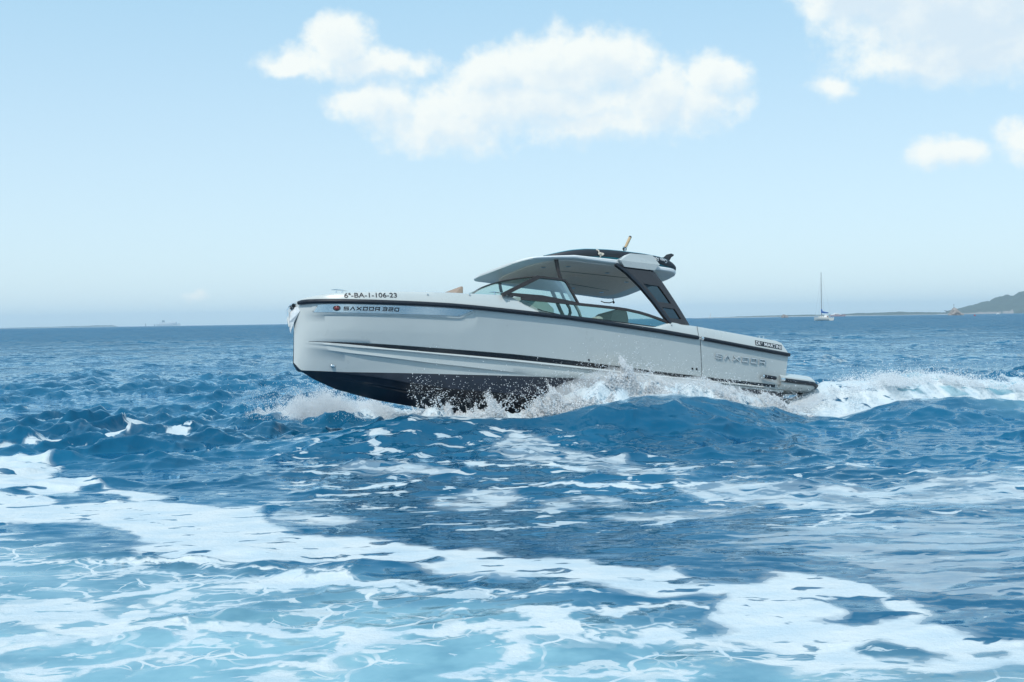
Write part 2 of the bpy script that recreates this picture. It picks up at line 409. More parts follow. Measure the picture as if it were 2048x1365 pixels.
# polished trim plate under the rail, nav lamp and raised lettering
def patch(poly, off, n=24):
    """thin plate on the port topsides between an upper and a lower edge, both lists of (x, z)"""
    up, lo = poly; xs = np.linspace(0, 1, n); P = []
    U = np.array(up); Lw = np.array(lo)
    def al(A, t):
        d = np.concatenate([[0], np.cumsum(np.hypot(*np.diff(A, axis=0).T))]); d /= d[-1]
        return np.interp(t, d, A[:, 0]), np.interp(t, d, A[:, 1])
    for t in xs:
        for q in (0, .5, 1):
            a = al(U, t); b_ = al(Lw, t); x = a[0] * (1 - q) + b_[0] * q; z = a[1] * (1 - q) + b_[1] * q
            P.append((x, z))
    return P, n
def plate(s, up, lo, off, name, material, parent):
    P, n = patch((up, lo), off); m = MB()
    V = [(x, s * (ys(x, z) + off), z) for x, z in P] + [(x, s * (ys(x, z) - .004), z) for x, z in P]; k = len(P)
    F = []
    for i in range(n - 1):
        for j in range(2): F.append((i * 3 + j, i * 3 + j + 1, i * 3 + j + 4, i * 3 + j + 3))
        F.append((i * 3, i * 3 + 3, k + i * 3 + 3, k + i * 3)); F.append((i * 3 + 2, k + i * 3 + 2, k + i * 3 + 5, i * 3 + 5))
    F.append((0, k, k + 1, 1)); F.append((1, k + 1, k + 2, 2)); e = (n - 1) * 3
    F.append((e, e + 1, k + e + 1, k + e)); F.append((e + 1, e + 2, k + e + 2, k + e + 1))
    return m.raw(V, F).build(name, material, parent, angle=20)
PU = [(9.415, 1.345), (8.905, 1.337), (8.281, 1.333), (7.501, 1.331), (7.12, 1.322)]
PLo = [(9.465, 1.232), (8.888, 1.212), (8.264, 1.213), (7.646, 1.221), (7.342, 1.221)]
tplates = {s: plate(s, PU, PLo, .006, 'trim_plate', Mt['plate'], boat) for s in (1, -1)}
def on_side(x, z, off=.006, s=1): return Vector((x, s * (ys(x, z) + off), z))
m = MB(); c = on_side(9.175, 1.283, .008)
rt = Vector((ys(9.3, 1.28) - ys(9.05, 1.28), 0, 0))
tx = (on_side(9.15, 1.283) - on_side(9.2, 1.283)).normalized(); nr = Vector((0, 0, 1)).cross(tx); nr = -nr if nr.y < 0 else nr
def disc(m, c, tx, nr, rx, rz, th, seg=20, mi=0, dome=0.0):
    P = []; k = []
    for q, o in ((1.0, -.002), (1.0, th * .6), (.7, th), (.0, th + dome)):
        if q == 0: P.append(c + nr * o)
        else:
            for j in range(seg):
                a = 2 * math.pi * j / seg; P.append(c + tx * math.cos(a) * rx * q + Vector((0, 0, 1)) * math.sin(a) * rz * q + nr * o)
    F = []
    for i in range(2):
        for j in range(seg): F.append((i * seg + j, i * seg + (j + 1) % seg, (i + 1) * seg + (j + 1) % seg, (i + 1) * seg + j))
    for j in range(seg): F.append((2 * seg + j, 2 * seg + (j + 1) % seg, 3 * seg))
    return m.raw(P, F, mi)
disc(m, c, tx, nr, .060, .044, .012, mi=0); disc(m, c + nr * .010, tx, nr, .038, .029, .012, mi=1, dome=.006)
m.build('navigation_lamp', [Mt['black'], Mt['red']], boat)
for sx, sz in ((9.43, 1.32), (9.47, 1.25), (7.17, 1.30), (7.35, 1.235)):
    disc(MB(), on_side(sx, sz, .007), tx, nr, .006, .006, .003, seg=8).build('screw', Mt['dark'], tplates[1])
GL = {'S': [[(1, 1), (0, 1), (0, .52), (1, .52), (1, 0), (0, 0)]], 'A': [[(0, 0), (.5, 1), (1, 0)]], 'X': [[(0, 1), (1, 0)], [(1, 1), (0, 0)]],
      'D': [[(0, 1), (1, 1), (1, 0), (0, 0)], [(.10, 1), (.10, 0)]], 'O': [[(0, 0), (0, 1), (1, 1), (1, 0), (0, 0), (0, .1)]],
      'R': [[(0, 0), (0, 1), (1, 1), (1, .38), (.1, .38)], [(.7, .38), (1, 0)]],
      '3': [[(0, 1), (1, 1), (1, 0), (0, 0)], [(.15, .52), (1, .52)]], '2': [[(0, 1), (1, 1), (1, .52), (0, .52), (0, 0), (1, 0)]],
      '0': [[(0, 0), (0, 1), (1, 1), (1, 0), (0, 0), (0, .1)]]}
def strokes(txt, x0, x1, ztl, zbl, ztr, zbr, wr, sw, th, name, material, parent, space=.55):
    """stroke lettering on the port topsides, from x0 (left as read) to x1"""
    adv = []; u = 0
    for ch in txt:
        if ch == ' ': u += .35; continue
        adv.append((ch, u)); u += 1 + space
    tot = u - space; m = MB()
    def P(u_, v, o):
        t = u_ / tot; x = x0 + (x1 - x0) * t; zt = ztl + (ztr - ztl) * t; zb = zbl + (zbr - zbl) * t; z = zb + (zt - zb) * v
        return Vector((x, ys(x, z) + o, z))
    for ch, u in adv:
        for st in GL[ch]:
            pts = [P(u + a, b_, 0) for a, b_ in st]
            for a, b_ in zip(pts[:-1], pts[1:]):
                d = (b_ - a).normalized(); n_ = Vector((0, 1, 0)); sd = d.cross(n_).normalized() * sw / 2
                a2 = a - d * sw / 2; b2 = b_ + d * sw / 2
                q = [a2 + sd, b2 + sd, b2 - sd, a2 - sd]
                lift = Vector((0, .006, 0))
                m.prism([p + lift * .3 for p in q], Vector((0, th + random.random() * .0006, 0)))
    return m.build(name, material, parent, smooth=False)
strokes('SAXDOR 320', 9.076, 8.297, 1.298, 1.256, 1.297, 1.253, 1, .014, .008, 'lettering', Mt['letter'], tplates[1])
strokes('SAXDOR', 2.437, 1.33, .908, .838, .866, .790, 1, .016, .018, 'name_emblem', Mt['emblem'], boat, space=.62)
def text_mesh(body, mapf, name, material, parent, thick=.0, off_res=True, spacing=1.0):
    cu = bpy.data.curves.new('t', 'FONT'); cu.body = body; cu.size = 1; cu.resolution_u = 4; cu.offset = thick; cu.space_character = spacing
    to = bpy.data.objects.new('t', cu); COL.objects.link(to)
    dg = bpy.context.evaluated_depsgraph_get(); me = bpy.data.meshes.new_from_object(to.evaluated_get(dg))
    bpy.data.objects.remove(to)
    co = np.array([v.co[:] for v in me.vertices]); lo = co.min(0); hi = co.max(0)
    for v in me.vertices: v.co = mapf((v.co.x - lo[0]) / (hi[0] - lo[0]), (v.co.y - lo[1]) / (hi[1] - lo[1]))
    me.materials.clear(); me.materials.append(material); me.name = name
    o = bpy.data.objects.new(name, me); COL.objects.link(o); o.parent = parent; return o
def reg_map(u, v):
    x = 9.085 - u * .755; zt = 1.522 + .018 * u; zb = 1.440 + .022 * u; z = zb + (zt - zb) * v
    return (x, ys(x, z) + .005, z)
text_mesh('6ª-BA-1-106-23', reg_map, 'registration_number', Mt['letter'], boat, .012)
# sticker near the stern
stk = MB(); C4 = [(1.541, 1.213), (.921, 1.166), (.932, 1.078), (1.551, 1.122)]
def stk_map(u, v, off=.005):
    x = (1.541 + (.921 - 1.541) * u) * v + (1.551 + (.932 - 1.551) * u) * (1 - v)
    z = (1.213 + (1.166 - 1.213) * u) * v + (1.122 + (1.078 - 1.122) * u) * (1 - v); return (x, ys(x, z) + off, z)
P = [stk_map(u, v, .004) for u in np.linspace(0, 1, 9) for v in (0, .5, 1)]
stk.raw(P, [(i * 3 + j, i * 3 + j + 1, i * 3 + j + 4, i * 3 + j + 3) for i in range(8) for j in range(2)])
st_o = stk.build('name_sticker', Mt['black'], boat)
text_mesh('DR', lambda u, v: stk_map(.03 + .17 * u, .14 + .72 * v, .007), 'lettering', Mt['wletter'], st_o, .008)
text_mesh('Y', lambda u, v: stk_map(.215 + .06 * u, .42 + .38 * v, .007), 'lettering', Mt['wletter'], st_o, .01)
text_mesh('MARTINI', lambda u, v: stk_map(.34 + .63 * u, .14 + .72 * v, .007), 'lettering', Mt['wletter'], st_o, .008)
# drain holes, studs
for hx, hz, r in ((2.905, .63, .020), (2.812, .626, .020), (4.992, .66, .017), (4.03, .545, .017), (3.97, .545, .017)):
    disc(MB(), on_side(hx, hz, .001), Vector((-1, 0, 0)), Vector((0, 1, 0)), r, r * 1.15, .006, 14).build('drain_fitting', Mt['black'], boat)
m = MB(); c = on_side(9.10, .425, .0); m.ball(c, .036, sc=(1.2, .6, .8)); m.build('towing_eye', Mt['steel'], boat)
for hx, hz in ((7.854, 1.535), (7.172, 1.575), (6.514, 1.523), (3.39, 1.345)):
    disc(MB(), on_side(hx, hz, .002), Vector((-1, 0, 0)), Vector((0, 1, .2)), .013, .013, .014, 10, dome=.004).build('stud', Mt['steel'], boat)
# deck: crowned foredeck, sun pad, cockpit sole, liner, seats
m = MB(); rws = []
xs = [x for x in XS if x > 6.3]
for x in xs:
    yt = max(0, ys(x, ztop(x)) - min(.16, hB(x) * .9)); zt = ztop(x) if x > 6.6 else ztop(6.6)
    rws.append([(x, yt * q, zt - .03 + .035 * (1 - q * q)) for q in (1, .7, .35, 0, -.35, -.7, -1)])
V = [p for r_ in rws for p in r_]; m.raw(V, [(i * 7 + j, i * 7 + j + 1, i * 7 + j + 8, i * 7 + j + 7) for i in range(len(rws) - 1) for j in range(6)])
m.build('foredeck', Mt['gel'], boat)
MB().box((7.95, 0, 1.555), (1.7, 1.1, .08), bev=.03).build('sun_pad', Mt['tan'], boat)
m = MB(); m.prism([(7.10, .42, 1.66), (6.92, .42, 1.875), (6.88, .42, 1.875), (6.88, .42, 1.62), (7.10, .42, 1.62)], (0, -.84, 0)); m.build('head_rest', Mt['tan'], boat, bevel=.02)
m = MB(); m.box((3.5, 0, .52), (5.5, 2.1, .04)); m.build('cockpit_floor', Mt['teak'], boat)
for s in (1, -1):
    m = MB(); P = []; xs = np.linspace(6.5, .82, 40)
    for x in xs:
        yt = ys(x, ztop(x)) - .16; P += [(x, s * yt, ztop(x) - .09), (x, s * min(yt - .02, ys(x, .52) - .07), .52)]
    m.raw(P, [(2 * i, 2 * i + 1, 2 * i + 3, 2 * i + 2) for i in range(len(xs) - 1)]); m.build('cockpit_liner', Mt['gel_in'], boat)
m = MB(); m.box((6.32, 0, 1.04), (.04, 2.04, 1.06)); m.build('bulkhead', Mt['gel_in'], boat); MB().box((.97, 0, .86), (.3, 2.4, .66), bev=.03).build('transom_box', Mt['gel_in'], boat)
# dashboard under the windscreen
m = MB(); m.prism([(6.45, 1.12, 1.60), (6.15, 1.12, 1.66), (5.75, 1.12, 1.66), (5.55, 1.12, 1.50), (5.50, 1.12, .6), (6.30, 1.12, .6)], (0, -2.24, 0))
m.build('dashboard', Mt['gel_in'], boat, bevel=.02)
m = MB(); m.tube([(5.62 + .03 * math.sin(a), .55 + .19 * math.cos(a), 1.60 + .18 * math.sin(a)) for a in np.linspace(0, 6.283, 25)], .014, 8, caps=False)
for a in (0, 2.1, 4.2): m.tube([(5.66, .55, 1.60), (5.62 + .03 * math.sin(a), .55 + .19 * math.cos(a), 1.60 + .18 * math.sin(a))], .010, 6)
m.build('steering_wheel', Mt['dark'], boat)
m = MB(); m.prism([(6.0, .30, 1.67), (5.86, .30, 1.86), (5.84, .30, 1.86), (5.90, .30, 1.67)], (0, -.75, 0)); m.build('display_screen', Mt['black'], boat, bevel=.008)
m = MB(); m.prism([(6.40, -.50, 1.66), (5.95, -.50, 1.84), (5.60, -.50, 1.84), (5.50, -.50, 1.66)], (0, -.66, 0)); m.build('companionway_cover', Mt['gel_in'], boat, bevel=.03)
for yy in (.50, -.30):
    seat = MB().box((4.72, yy, 1.10), (.50, .60, .16), bev=.05).build('helm_seat', Mt['cushion'], boat)
    MB().box((4.44, yy, 1.30), (.14, .60, .44), bev=.06, rot=Matrix.Rotation(R_(-10), 3, 'Y')).build('backrest', Mt['cushion'], seat)
    MB().tube([(4.70, yy, .44), (4.70, yy, 1.04)], .08, 12).build('pedestal', Mt['steel'], seat)
# rounded seat back aft of the helm
m = MB(); prof = [(3.93, 1.0), (3.92, 1.45), (3.89, 1.60), (3.84, 1.70), (3.76, 1.765), (3.66, 1.79), (3.58, 1.785), (3.535, 1.73), (3.51, 1.62), (3.50, 1.0)]
m.prism([(x, .34, z) for x, z in prof], (0, -.66, 0)); m.build('seat_back', Mt['cushion'], boat, bevel=.035)
m = MB(); m.box((3.55, 0, .80), (.9, 1.5, .30), bev=.06); m.box((1.75, 0, .70), (.7, 2.2, .34), bev=.06); m.box((1.36, 0, .98), (.14, 2.2, .42), bev=.05); m.build('aft_bench', Mt['cushion'], boat)

# glass leans inwards from the coaming: y of its plane at height z
gy = lambda z: 1.38 - .30 * (z - 1.42)
def strip(pts, w, th, name, material, parent, s=1):
    """flat bar following pts (x, z) in the glass plane, w high, th thick"""
    m = MB(); k = len(pts); V = []
    for i, (x, z) in enumerate(pts):
        a = Vector(pts[max(i - 1, 0)]); b_ = Vector(pts[min(i + 1, k - 1)]); t = (b_ - a).normalized(); n_ = Vector((-t.y, t.x))
        ww = w[i] if isinstance(w, (list, tuple)) else w
        for q in (.5, -.5):
            X = x + n_.x * ww * q; Z = z + n_.y * ww * q
            V += [(X, s * (gy(Z) + th / 2), Z), (X, s * (gy(Z) - th / 2), Z)]
    F = [(0, 1, 3, 2), (4 * k - 4, 4 * k - 2, 4 * k - 1, 4 * k - 3)]
    for i in range(k - 1):
        o = 4 * i; F += [(o, o + 4, o + 5, o + 1), (o + 2, o + 3, o + 7, o + 6), (o, o + 2, o + 6, o + 4), (o + 1, o + 5, o + 7, o + 3)]
    m.raw(V, F); return m.build(name, material, parent, smooth=False)
def pane(poly, name, material, parent, s=1, off=0.0):
    m = MB(); m.raw([(x, s * (gy(z) + off), z) for x, z in poly], [tuple(range(len(poly)))]); return m.build(name, material, parent, smooth=False)
def rs(pts, n):
    A = np.array(pts); d = np.concatenate([[0], np.cumsum(np.hypot(*np.diff(A, axis=0).T))]); t = np.linspace(0, d[-1], n)
    return [(float(np.interp(q, d, A[:, 0])), float(np.interp(q, d, A[:, 1]))) for q in t]
SGT = [(6.30, 1.568), (5.9, 1.573), (5.566, 1.572), (5.225, 1.570), (4.701, 1.568), (4.45, 1.565), (4.256, 1.556), (3.998, 1.528), (3.82, 1.495), (3.648, 1.455), (3.42, 1.394)]
SGB = [(5.991, 1.402), (5.611, 1.352), (4.84, 1.335), (3.72, 1.292)]
for s in (1, -1):
    g = pane(SGT[::1] + [(3.70, 1.29)] + [(4.84, 1.328), (5.611, 1.345), (5.98, 1.395)], 'side_window', Mt['glassg'], boat, s)
    strip(SGT, .046, .035, 'window_frame', Mt['frame'], g, s)
    strip([(6.02, 1.415), (5.95, 1.392), (5.611, 1.350), (4.84, 1.334), (3.70, 1.290)], .010, .03, 'window_seal', Mt['black'], g, s)
    # windscreen side light
    tri = [(6.60, 1.622), (5.90, 1.992), (5.46, 1.982), (5.37, 1.945), (5.215, 1.60)]
    wg = pane(tri, 'windscreen_side_pane', Mt['glassg'], boat, s, .004)
    strip([(6.64, 1.60), (5.905, 1.985)], .062, .05, 'pane_frame', Mt['frame'], wg, s)
    strip([(5.93, 1.985), (5.46, 1.982), (5.40, 1.968), (5.365, 1.935), (5.215, 1.585)], .036, .04, 'pane_frame', Mt['frame'], wg, s)
    strip([(6.55, 1.625), (5.9, 1.625), (5.6, 1.612), (5.24, 1.592)], [.05, .075, .05, .02], .03, 'pane_sill', Mt['frame'], wg, s)
# windscreen front: curved glass between base and top rail
wf = MB(); N = 25; P = []
top_rail = []
for i in range(N):
    t = -1 + 2 * i / (N - 1)
    yb = gy(1.62) * t; yt = gy(1.99) * t
    xb = 6.60 + .42 * (1 - t * t); xt = 5.905 + .30 * (1 - abs(t) ** 2.2); zb = 1.62 + .02 * (1 - t * t); zt = 1.992 + .03 * (1 - t * t)
    P += [(xb, yb, zb), (xt, yt, zt)]; top_rail.append((xt, yt, zt))
wf.raw(P, [(2 * i, 2 * i + 1, 2 * i + 3, 2 * i + 2) for i in range(N - 1)])
ws = wf.build('windscreen', Mt['glassg'], boat)
MB().tube(top_rail, .016, 8).build('top_rail', Mt['frame'], ws)

# hardtop
zt_roof = itp([(6.1, 2.33), (5.95, 2.352), (5.38, 2.435), (5.08, 2.475), (4.17, 2.484), (2.84, 2.44)])
zb_roof = itp([(6.1, 2.300), (5.92, 2.315), (5.38, 2.385), (5.08, 2.413), (4.17, 2.402), (2.84, 2.366)])
HW = 1.07
def tw(x, y): return -.135 * min(1, max(0, (5.95 - x) / .9)) * (1 - y / HW) / 2   # the top falls slightly to starboard
hwr = itp([(2.84, .70), (2.87, .88), (2.93, .99), (3.02, 1.05), (3.12, HW), (5.84, HW), (5.90, 1.05), (5.96, .98), (6.00, .86), (6.04, .60)])
m = MB(); secs = []
for x in np.concatenate([[2.84, 2.855, 2.87, 2.9, 2.93, 2.97, 3.02, 3.07, 3.12], np.linspace(3.25, 5.0, 15), [5.04, 5.08, 5.12], np.linspace(5.2, 5.8, 8), [5.84, 5.87, 5.9, 5.93, 5.96, 5.98, 6.0, 6.02, 6.04]]):
    w = hwr(x); a_, b_ = zt_roof(x), zb_roof(x); e_ = min(1, (x - 2.80) / .3, (6.10 - x) / .5); mid = (a_ + b_) / 2; th = (a_ - b_)
    tp = [(w * q, a_ + .085 * e_ * (1 - q ** 2.5)) for q in (0, .3, .55, .75, .88)] + [(w * .96, a_ + .004), (w - .012, a_ - .006), (w, a_ - .022), (w - .002, b_ + .018), (w - .014, b_ + .003), (w - .06, b_)]
    tp += [(w * q, b_) for q in (.8, .5, .2, 0)]
    secs.append([(x, y, z + tw(x, y)) for y, z in tp] + [(x, -y, z + tw(x, -y)) for y, z in reversed(tp[1:-1])])
n = len(secs[0])
for a_, b_ in zip(secs[:-1], secs[1:]): m.raw(a_ + b_, [(j, (j + 1) % n, n + (j + 1) % n, n + j) for j in range(n)])
m.raw(secs[0], [tuple(range(n))]); m.raw(secs[-1], [tuple(range(n))])
roof = m.build('hardtop', Mt['roofw'], boat, angle=22)
m = MB(); cz = lambda x: zb_roof(x) - .014
hwc = itp([(3.12, .62), (3.2, .80), (3.35, .90), (3.8, .94), (5.0, .94), (5.35, .90), (5.52, .80), (5.62, .62), (5.66, .40)])
cx = np.concatenate([np.linspace(3.12, 3.35, 6), np.linspace(3.45, 5.3, 12), np.linspace(5.35, 5.66, 8)]); yk = np.linspace(-1, 1, 13)
lowr = [[(x, hwc(x) * q, cz(x) + tw(x, hwc(x) * q)) for q in yk] for x in cx]
n = len(yk)
for a_, b_ in zip(lowr[:-1], lowr[1:]): m.raw(a_ + b_, [(j, j + 1, n + j + 1, n + j) for j in range(n - 1)])
rim = [r_[0] for r_ in lowr] + lowr[-1][1:-1] + [r_[-1] for r_ in reversed(lowr)] + list(reversed(lowr[0][1:-1])); k = len(rim)
m.raw(rim + [(x + (.03 if x > 5.4 else 0), y * 1.03, z + .035) for x, y, z in rim], [(j, (j + 1) % k, k + (j + 1) % k, k + j) for j in range(k)])
cp = m.build('ceiling_panel', Mt['ceil'], roof, angle=30)
for lx, ly in ((5.35, .45), (5.35, -.45), (4.95, .62), (4.1, .55), (4.1, -.6), (3.45, .2), (3.45, -.62), (5.0, -.15)):
    disc_m = MB(); z = cz(lx) - .003 + tw(lx, ly)
    disc_m.raw([(lx + .042 * math.cos(a), ly + .042 * math.sin(a), z) for a in np.linspace(0, 6.283, 17)[:-1]] + [(lx + .030 * math.cos(a), ly + .030 * math.sin(a), z - .006) for a in np.linspace(0, 6.283, 17)[:-1]],
               [(j, (j + 1) % 16, 16 + (j + 1) % 16, 16 + j) for j in range(16)] + [tuple(range(16, 32))])
    disc_m.build('downlight', Mt['steel'], cp)
m = MB()
for a, b_ in (((5.0, .3), (3.4, .45)), ((5.0, -.3), (3.4, -.45))):
    m.tube([(a[0], a[1], cz(a[0]) + tw(*a)), (b_[0], b_[1], cz(b_[0]) + tw(*b_))], .004, 6)
m.build('panel_joint', Mt['dark'], cp)
MB().box((4.45, .05, cz(4.45) - .004 + tw(4.45, .05)), (.34, .24, .012), bev=.005).build('ceiling_hatch', Mt['ceil'], cp)
m = MB(); m.tube([(2.95, -.99, 2.25), (2.93, -.99, 2.19), (3.02, -.99, 2.155), (3.14, -.99, 2.15), (3.22, -.99, 2.17)], .010, 8); m.ball((2.93, -.99, 2.17), .022); m.build('rod_hook', Mt['dark'], roof)
for s in (1, -1):
    m = MB(); B_ = [(4.24, 2.460), (4.0, 2.60), (3.53, 2.615), (3.375, 2.465), (3.49, 2.350), (4.125, 2.352)]
    yo = s * 1.125; m.raw([(x, yo, z) for x, z in B_] + [(x, s * (HW - .12), z) for x, z in B_] + [(4.22, yo + s * .018, 2.455), (3.40, yo + s * .018, 2.458)],
        [(0, 12, 13, 3, 2, 1), (12, 0, 5), (12, 5, 4, 13), (13, 4, 3)] + [(i, (i + 1) % 6, 6 + (i + 1) % 6, 6 + i) for i in range(6)] + [(6, 7, 8, 9, 10, 11)])
    m.build('roof_bracket', Mt['gel'], roof, smooth=False)
# smoked rear pillar on the port side
PL = rs([(4.30, 2.385), (4.101, 2.247), (3.882, 2.028), (3.663, 1.753), (3.531, 1.554), (3.41, 1.385)], 24)
PR = rs([(3.515, 2.385), (3.344, 2.142), (3.186, 1.862), (3.051, 1.595), (2.955, 1.385)], 24)
PW1 = [(3.748, 2.036), (3.335, 2.044), (3.255, 1.771), (3.551, 1.777)]
PW2 = [(3.463, 1.698), (3.177, 1.695), (3.084, 1.509), (3.324, 1.489)]
def grid_pillar():
    m = MB(); n = len(PL); K = 9; V = []; F = []
    side = {}
    for o_i, off in enumerate((.0, -.045)):
        for i in range(n):
            for j in range(K):
                t = j / (K - 1); x = PL[i][0] * (1 - t) + PR[i][0] * t; z = PL[i][1] * (1 - t) + PR[i][1] * t
                V.append((x, gy(z) + off + (-.01 if j in (0, K - 1) and o_i == 0 else 0), z))
    def hole(i, j):
        t = (j + .5) / (K - 1); return (8 <= i <= 14 and .25 < t < .78) or (17 <= i <= 20 and .25 < t < .78)
    hs = []
    for i in range(n - 1):
        for j in range(K - 1):
            a = i * K + j; q = (a, a + 1, a + K + 1, a + K); o = n * K
            if hole(i, j): hs.append((i, j)); continue
            F.append(q); F.append(tuple(v + o for v in reversed(q)))
            for (di, dj), (p1, p2) in {(-1, 0): (0, 1), (1, 0): (2, 3), (0, -1): (3, 0), (0, 1): (1, 2)}.items():
                ii, jj = i + di, j + dj
                if ii < 0 or jj < 0 or ii >= n - 1 or jj >= K - 1 or hole(ii, jj): F.append((q[p1], q[p1] + o, q[p2] + o, q[p2]))
    m.raw(V, F); pil = m.build('rear_pillar', Mt['smoke'], boat, angle=30)
    for lo, hi in ((8, 14), (17, 20)):
        g = MB(); vs = [(i, j) for i, j in hs if lo <= i <= hi]; Q = []
        for i, j in vs:
            k = len(Q); a = i * K + j
            Q += [tuple(np.array(V[w]) + np.array((0, -.02, 0))) for w in (a, a + 1, a + K + 1, a + K)]
        g.raw(Q, [tuple(range(4 * i, 4 * i + 4)) for i in range(len(vs))]); g.build('pillar_pane', Mt['smokeg'], pil)
    return pil
pil = grid_pillar()
strip([(x - .02, z - .005) for x, z in PL], .055, .07, 'pillar_edge', Mt['rubber'], pil)
# slender dark front posts and open starboard frame
for s, x0, y0 in ((1, 5.40, .95), (-1, 5.50, -.86)):
    rp = MB().tube([(x0, y0, 2.40 + tw(x0, y0)), (x0 - .03, y0 + s * .01, 2.2), (x0 - .08, y0 + s * .02, 2.04)], [.036, .034, .032], 10, flat=.6).build('roof_post', Mt['frame'], boat)
    MB().tube([(x0 - .08, y0 + s * .02, 2.04), (x0 - .20, y0 + s * .04, 1.84), (x0 - .40, y0 + s * .06, 1.52), (x0 - .48, y0 + s * .07, 1.30)], [.030, .028, .028, .028], 10, flat=.5).build('post_foot', Mt['midgrey'], rp)
m = MB(); m.tube([(4.34, -1.02, 2.37), (4.2, -1.06, 2.16), (4.06, -1.1, 1.94), (3.90, -1.15, 1.74), (3.80, -1.2, 1.50), (3.74, -1.25, 1.30)], .045, 10, flat=.5)
m.tube([(4.14, -1.03, 2.38), (3.99, -1.08, 2.16), (3.86, -1.1, 2.0), (3.83, -1.12, 1.92), (3.88, -1.14, 1.78), (3.90, -1.15, 1.70)], .035, 10, flat=.5)
m.build('rear_pillar', Mt['midgrey'], boat)['label'] = 'open two-bar starboard pillar'
# roof fittings
m = MB(); m.tube([(3.62, .42, 2.5), (3.62, .42, 2.86)], .008, 6); m.tube([(3.62, .42, 2.86), (3.67, .42, 2.90)], .006, 6); m.tube([(3.62, .42, 2.86), (3.57, .42, 2.90)], .006, 6); m.build('small_aerial', Mt['steel'], roof)
# swim platform at the stern
m = MB(); plat = []
lev = [(.665, 1.20, .0), (.640, 1.30, .0), (.56, 1.40, -.02), (.47, 1.42, -.03), (.40, 1.32, .02), (.375, 1.22, .05)]
rows = []
for z, hw, dx in lev:
    half = [(.95, hw), (.35, hw), (.16, hw - .015), (.06 + dx * .3, hw - .07), (.01 + dx, hw - .18), (-.02 + dx, hw - .4), (-.03 + dx, 0)]
    zz = lambda x: z + (.045 * min(1, max(0, x / .95)) if z > .5 else (-.01))
    rows.append([(x, y, zz(x)) for x, y in half] + [(x, -y, zz(x)) for x, y in reversed(half[:-1])])
n = len(rows[0])
for a in range(len(rows) - 1): m.raw(rows[a] + rows[a + 1], [(j, j + 1, n + j + 1, n + j) for j in range(n - 1)])
m.raw(rows[0], [tuple(range(n))]); m.raw(rows[-1], [tuple(range(n))])
sp = m.build('swim_platform', Mt['gel'], boat, angle=35)
half = [(.88, 1.435), (.6, 1.435), (.36, 1.435), (.20, 1.43), (.08, 1.385), (.0, 1.28), (-.03, 1.16)]
pr = [(x, y, .535 - .045 * (1 - min(1, max(0, x) / .95)) - (.0 if x > .1 else .02)) for x, y in half] + [(-.06, .9, .46), (-.06, 0, .46)]
pr = pr + [(x, -y, z) for x, y, z in reversed(pr[:-1])]
MB().tube(pr, .037, 12).build('platform_fender', Mt['rubber'], sp)
MB().tube([(.985, 1.437, .540), (.89, 1.437, .536)], .030, 12).build('fender_cap', Mt['steel'], sp)
for s in (1, -1):
    fr_ = MB().tube([(1.36, s * 1.425, .573), (1.09, s * 1.43, .553)], .035, 12).build('quarter_fender', Mt['rubber'], boat)
    MB().tube([(1.40, s * 1.423, .577), (1.362, s * 1.425, .574)], .036, 12).build('fender_cap', Mt['steel'], fr_)
m = MB(); m.prism([(1.0, 1.30, .66), (.93, 1.30, .745), (.74, 1.30, .735), (.72, 1.30, .66)], (0, -2.6, 0)); m.build('transom_step', Mt['black'], boat)
for q in (.70, .5, .42): disc(MB(), Vector((q, 1.36, .405)), Vector((-1, 0, 0)), Vector((0, 1, -.4)).normalized(), .006, .006, .004, 8).build('screw', Mt['dark'], sp)
# stern drive below the platform
m = MB(); m.tube([(.78, .35, .05), (.25, .35, -.05)], [.16, .12], 14); m.prism([(.45, .37, .0), (.10, .37, .0), (.05, .37, -.62), (.30, .37, -.62)], (0, -.05, 0)); m.tube([(.42, .345, -.55), (-.05, .345, -.55)], [.04, .07], 12)
m.build('stern_drive', Mt['dark'], boat)
m = MB(); m.tube([(.70, 1.02 + .11 * math.cos(a), .22 + .12 * math.sin(a)) for a in np.linspace(0, 6.283, 21)], .012, 8, caps=False); m.tube([(.8, 1.02, .22), (.66, 1.02, .22)], .10, 16); m.build('trim_tab_ring', Mt['steel'], boat)
# cleats
def cleat(x, y, z, w, name='cleat'):
    m = MB(); m.tube([(x + w / 2, y, z + .045), (x + w / 4, y, z + .055), (x, y, z + .058), (x - w / 4, y, z + .055), (x - w / 2, y, z + .05)], [.004, .009, .010, .009, .004], 8)
    for q in (-.18, .18): m.tube([(x + w * q, y, z), (x + w * q, y, z + .055)], [.014, .009], 8)
    return m.build(name, Mt['steel'], boat)
for s in (1, -1): cleat(9.03, s * .34, 1.575, .27); cleat(6.64, s * 1.16, 1.613, .30); cleat(1.3, s * 1.33, 1.265, .26)
# anchor on the stem
an = MB(); an.prism([(9.50, .05, 1.44), (9.70, .05, 1.41), (9.73, .05, 1.34), (9.60, .05, 1.30)], (0, -.10, 0))
an.tube([(9.50, 0, 1.40), (9.70, 0, 1.37), (9.745, 0, 1.30), (9.74, 0, 1.16), (9.72, 0, 1.04)], [.024, .024, .026, .024, .022], 8)
anc = an.build('anchor', Mt['steel'], boat)
for s in (1, -1):
    fl = MB(); fl.raw([(9.70, 0, .95), (9.74, 0, 1.10), (9.72, 0, 1.26), (9.62, s * .15, 1.25), (9.59, s * .175, 1.32), (9.60, s * .13, 1.36), (9.67, s * .03, 1.34), (9.66, s * .06, 1.12)],
        [(0, 1, 7), (1, 2, 3, 7), (2, 6, 5, 4, 3)]); fo_ = fl.build('anchor_fluke', Mt['galv'], anc, smooth=False)
    sm_ = fo_.modifiers.new('thick', 'SOLIDIFY'); sm_.thickness = .014
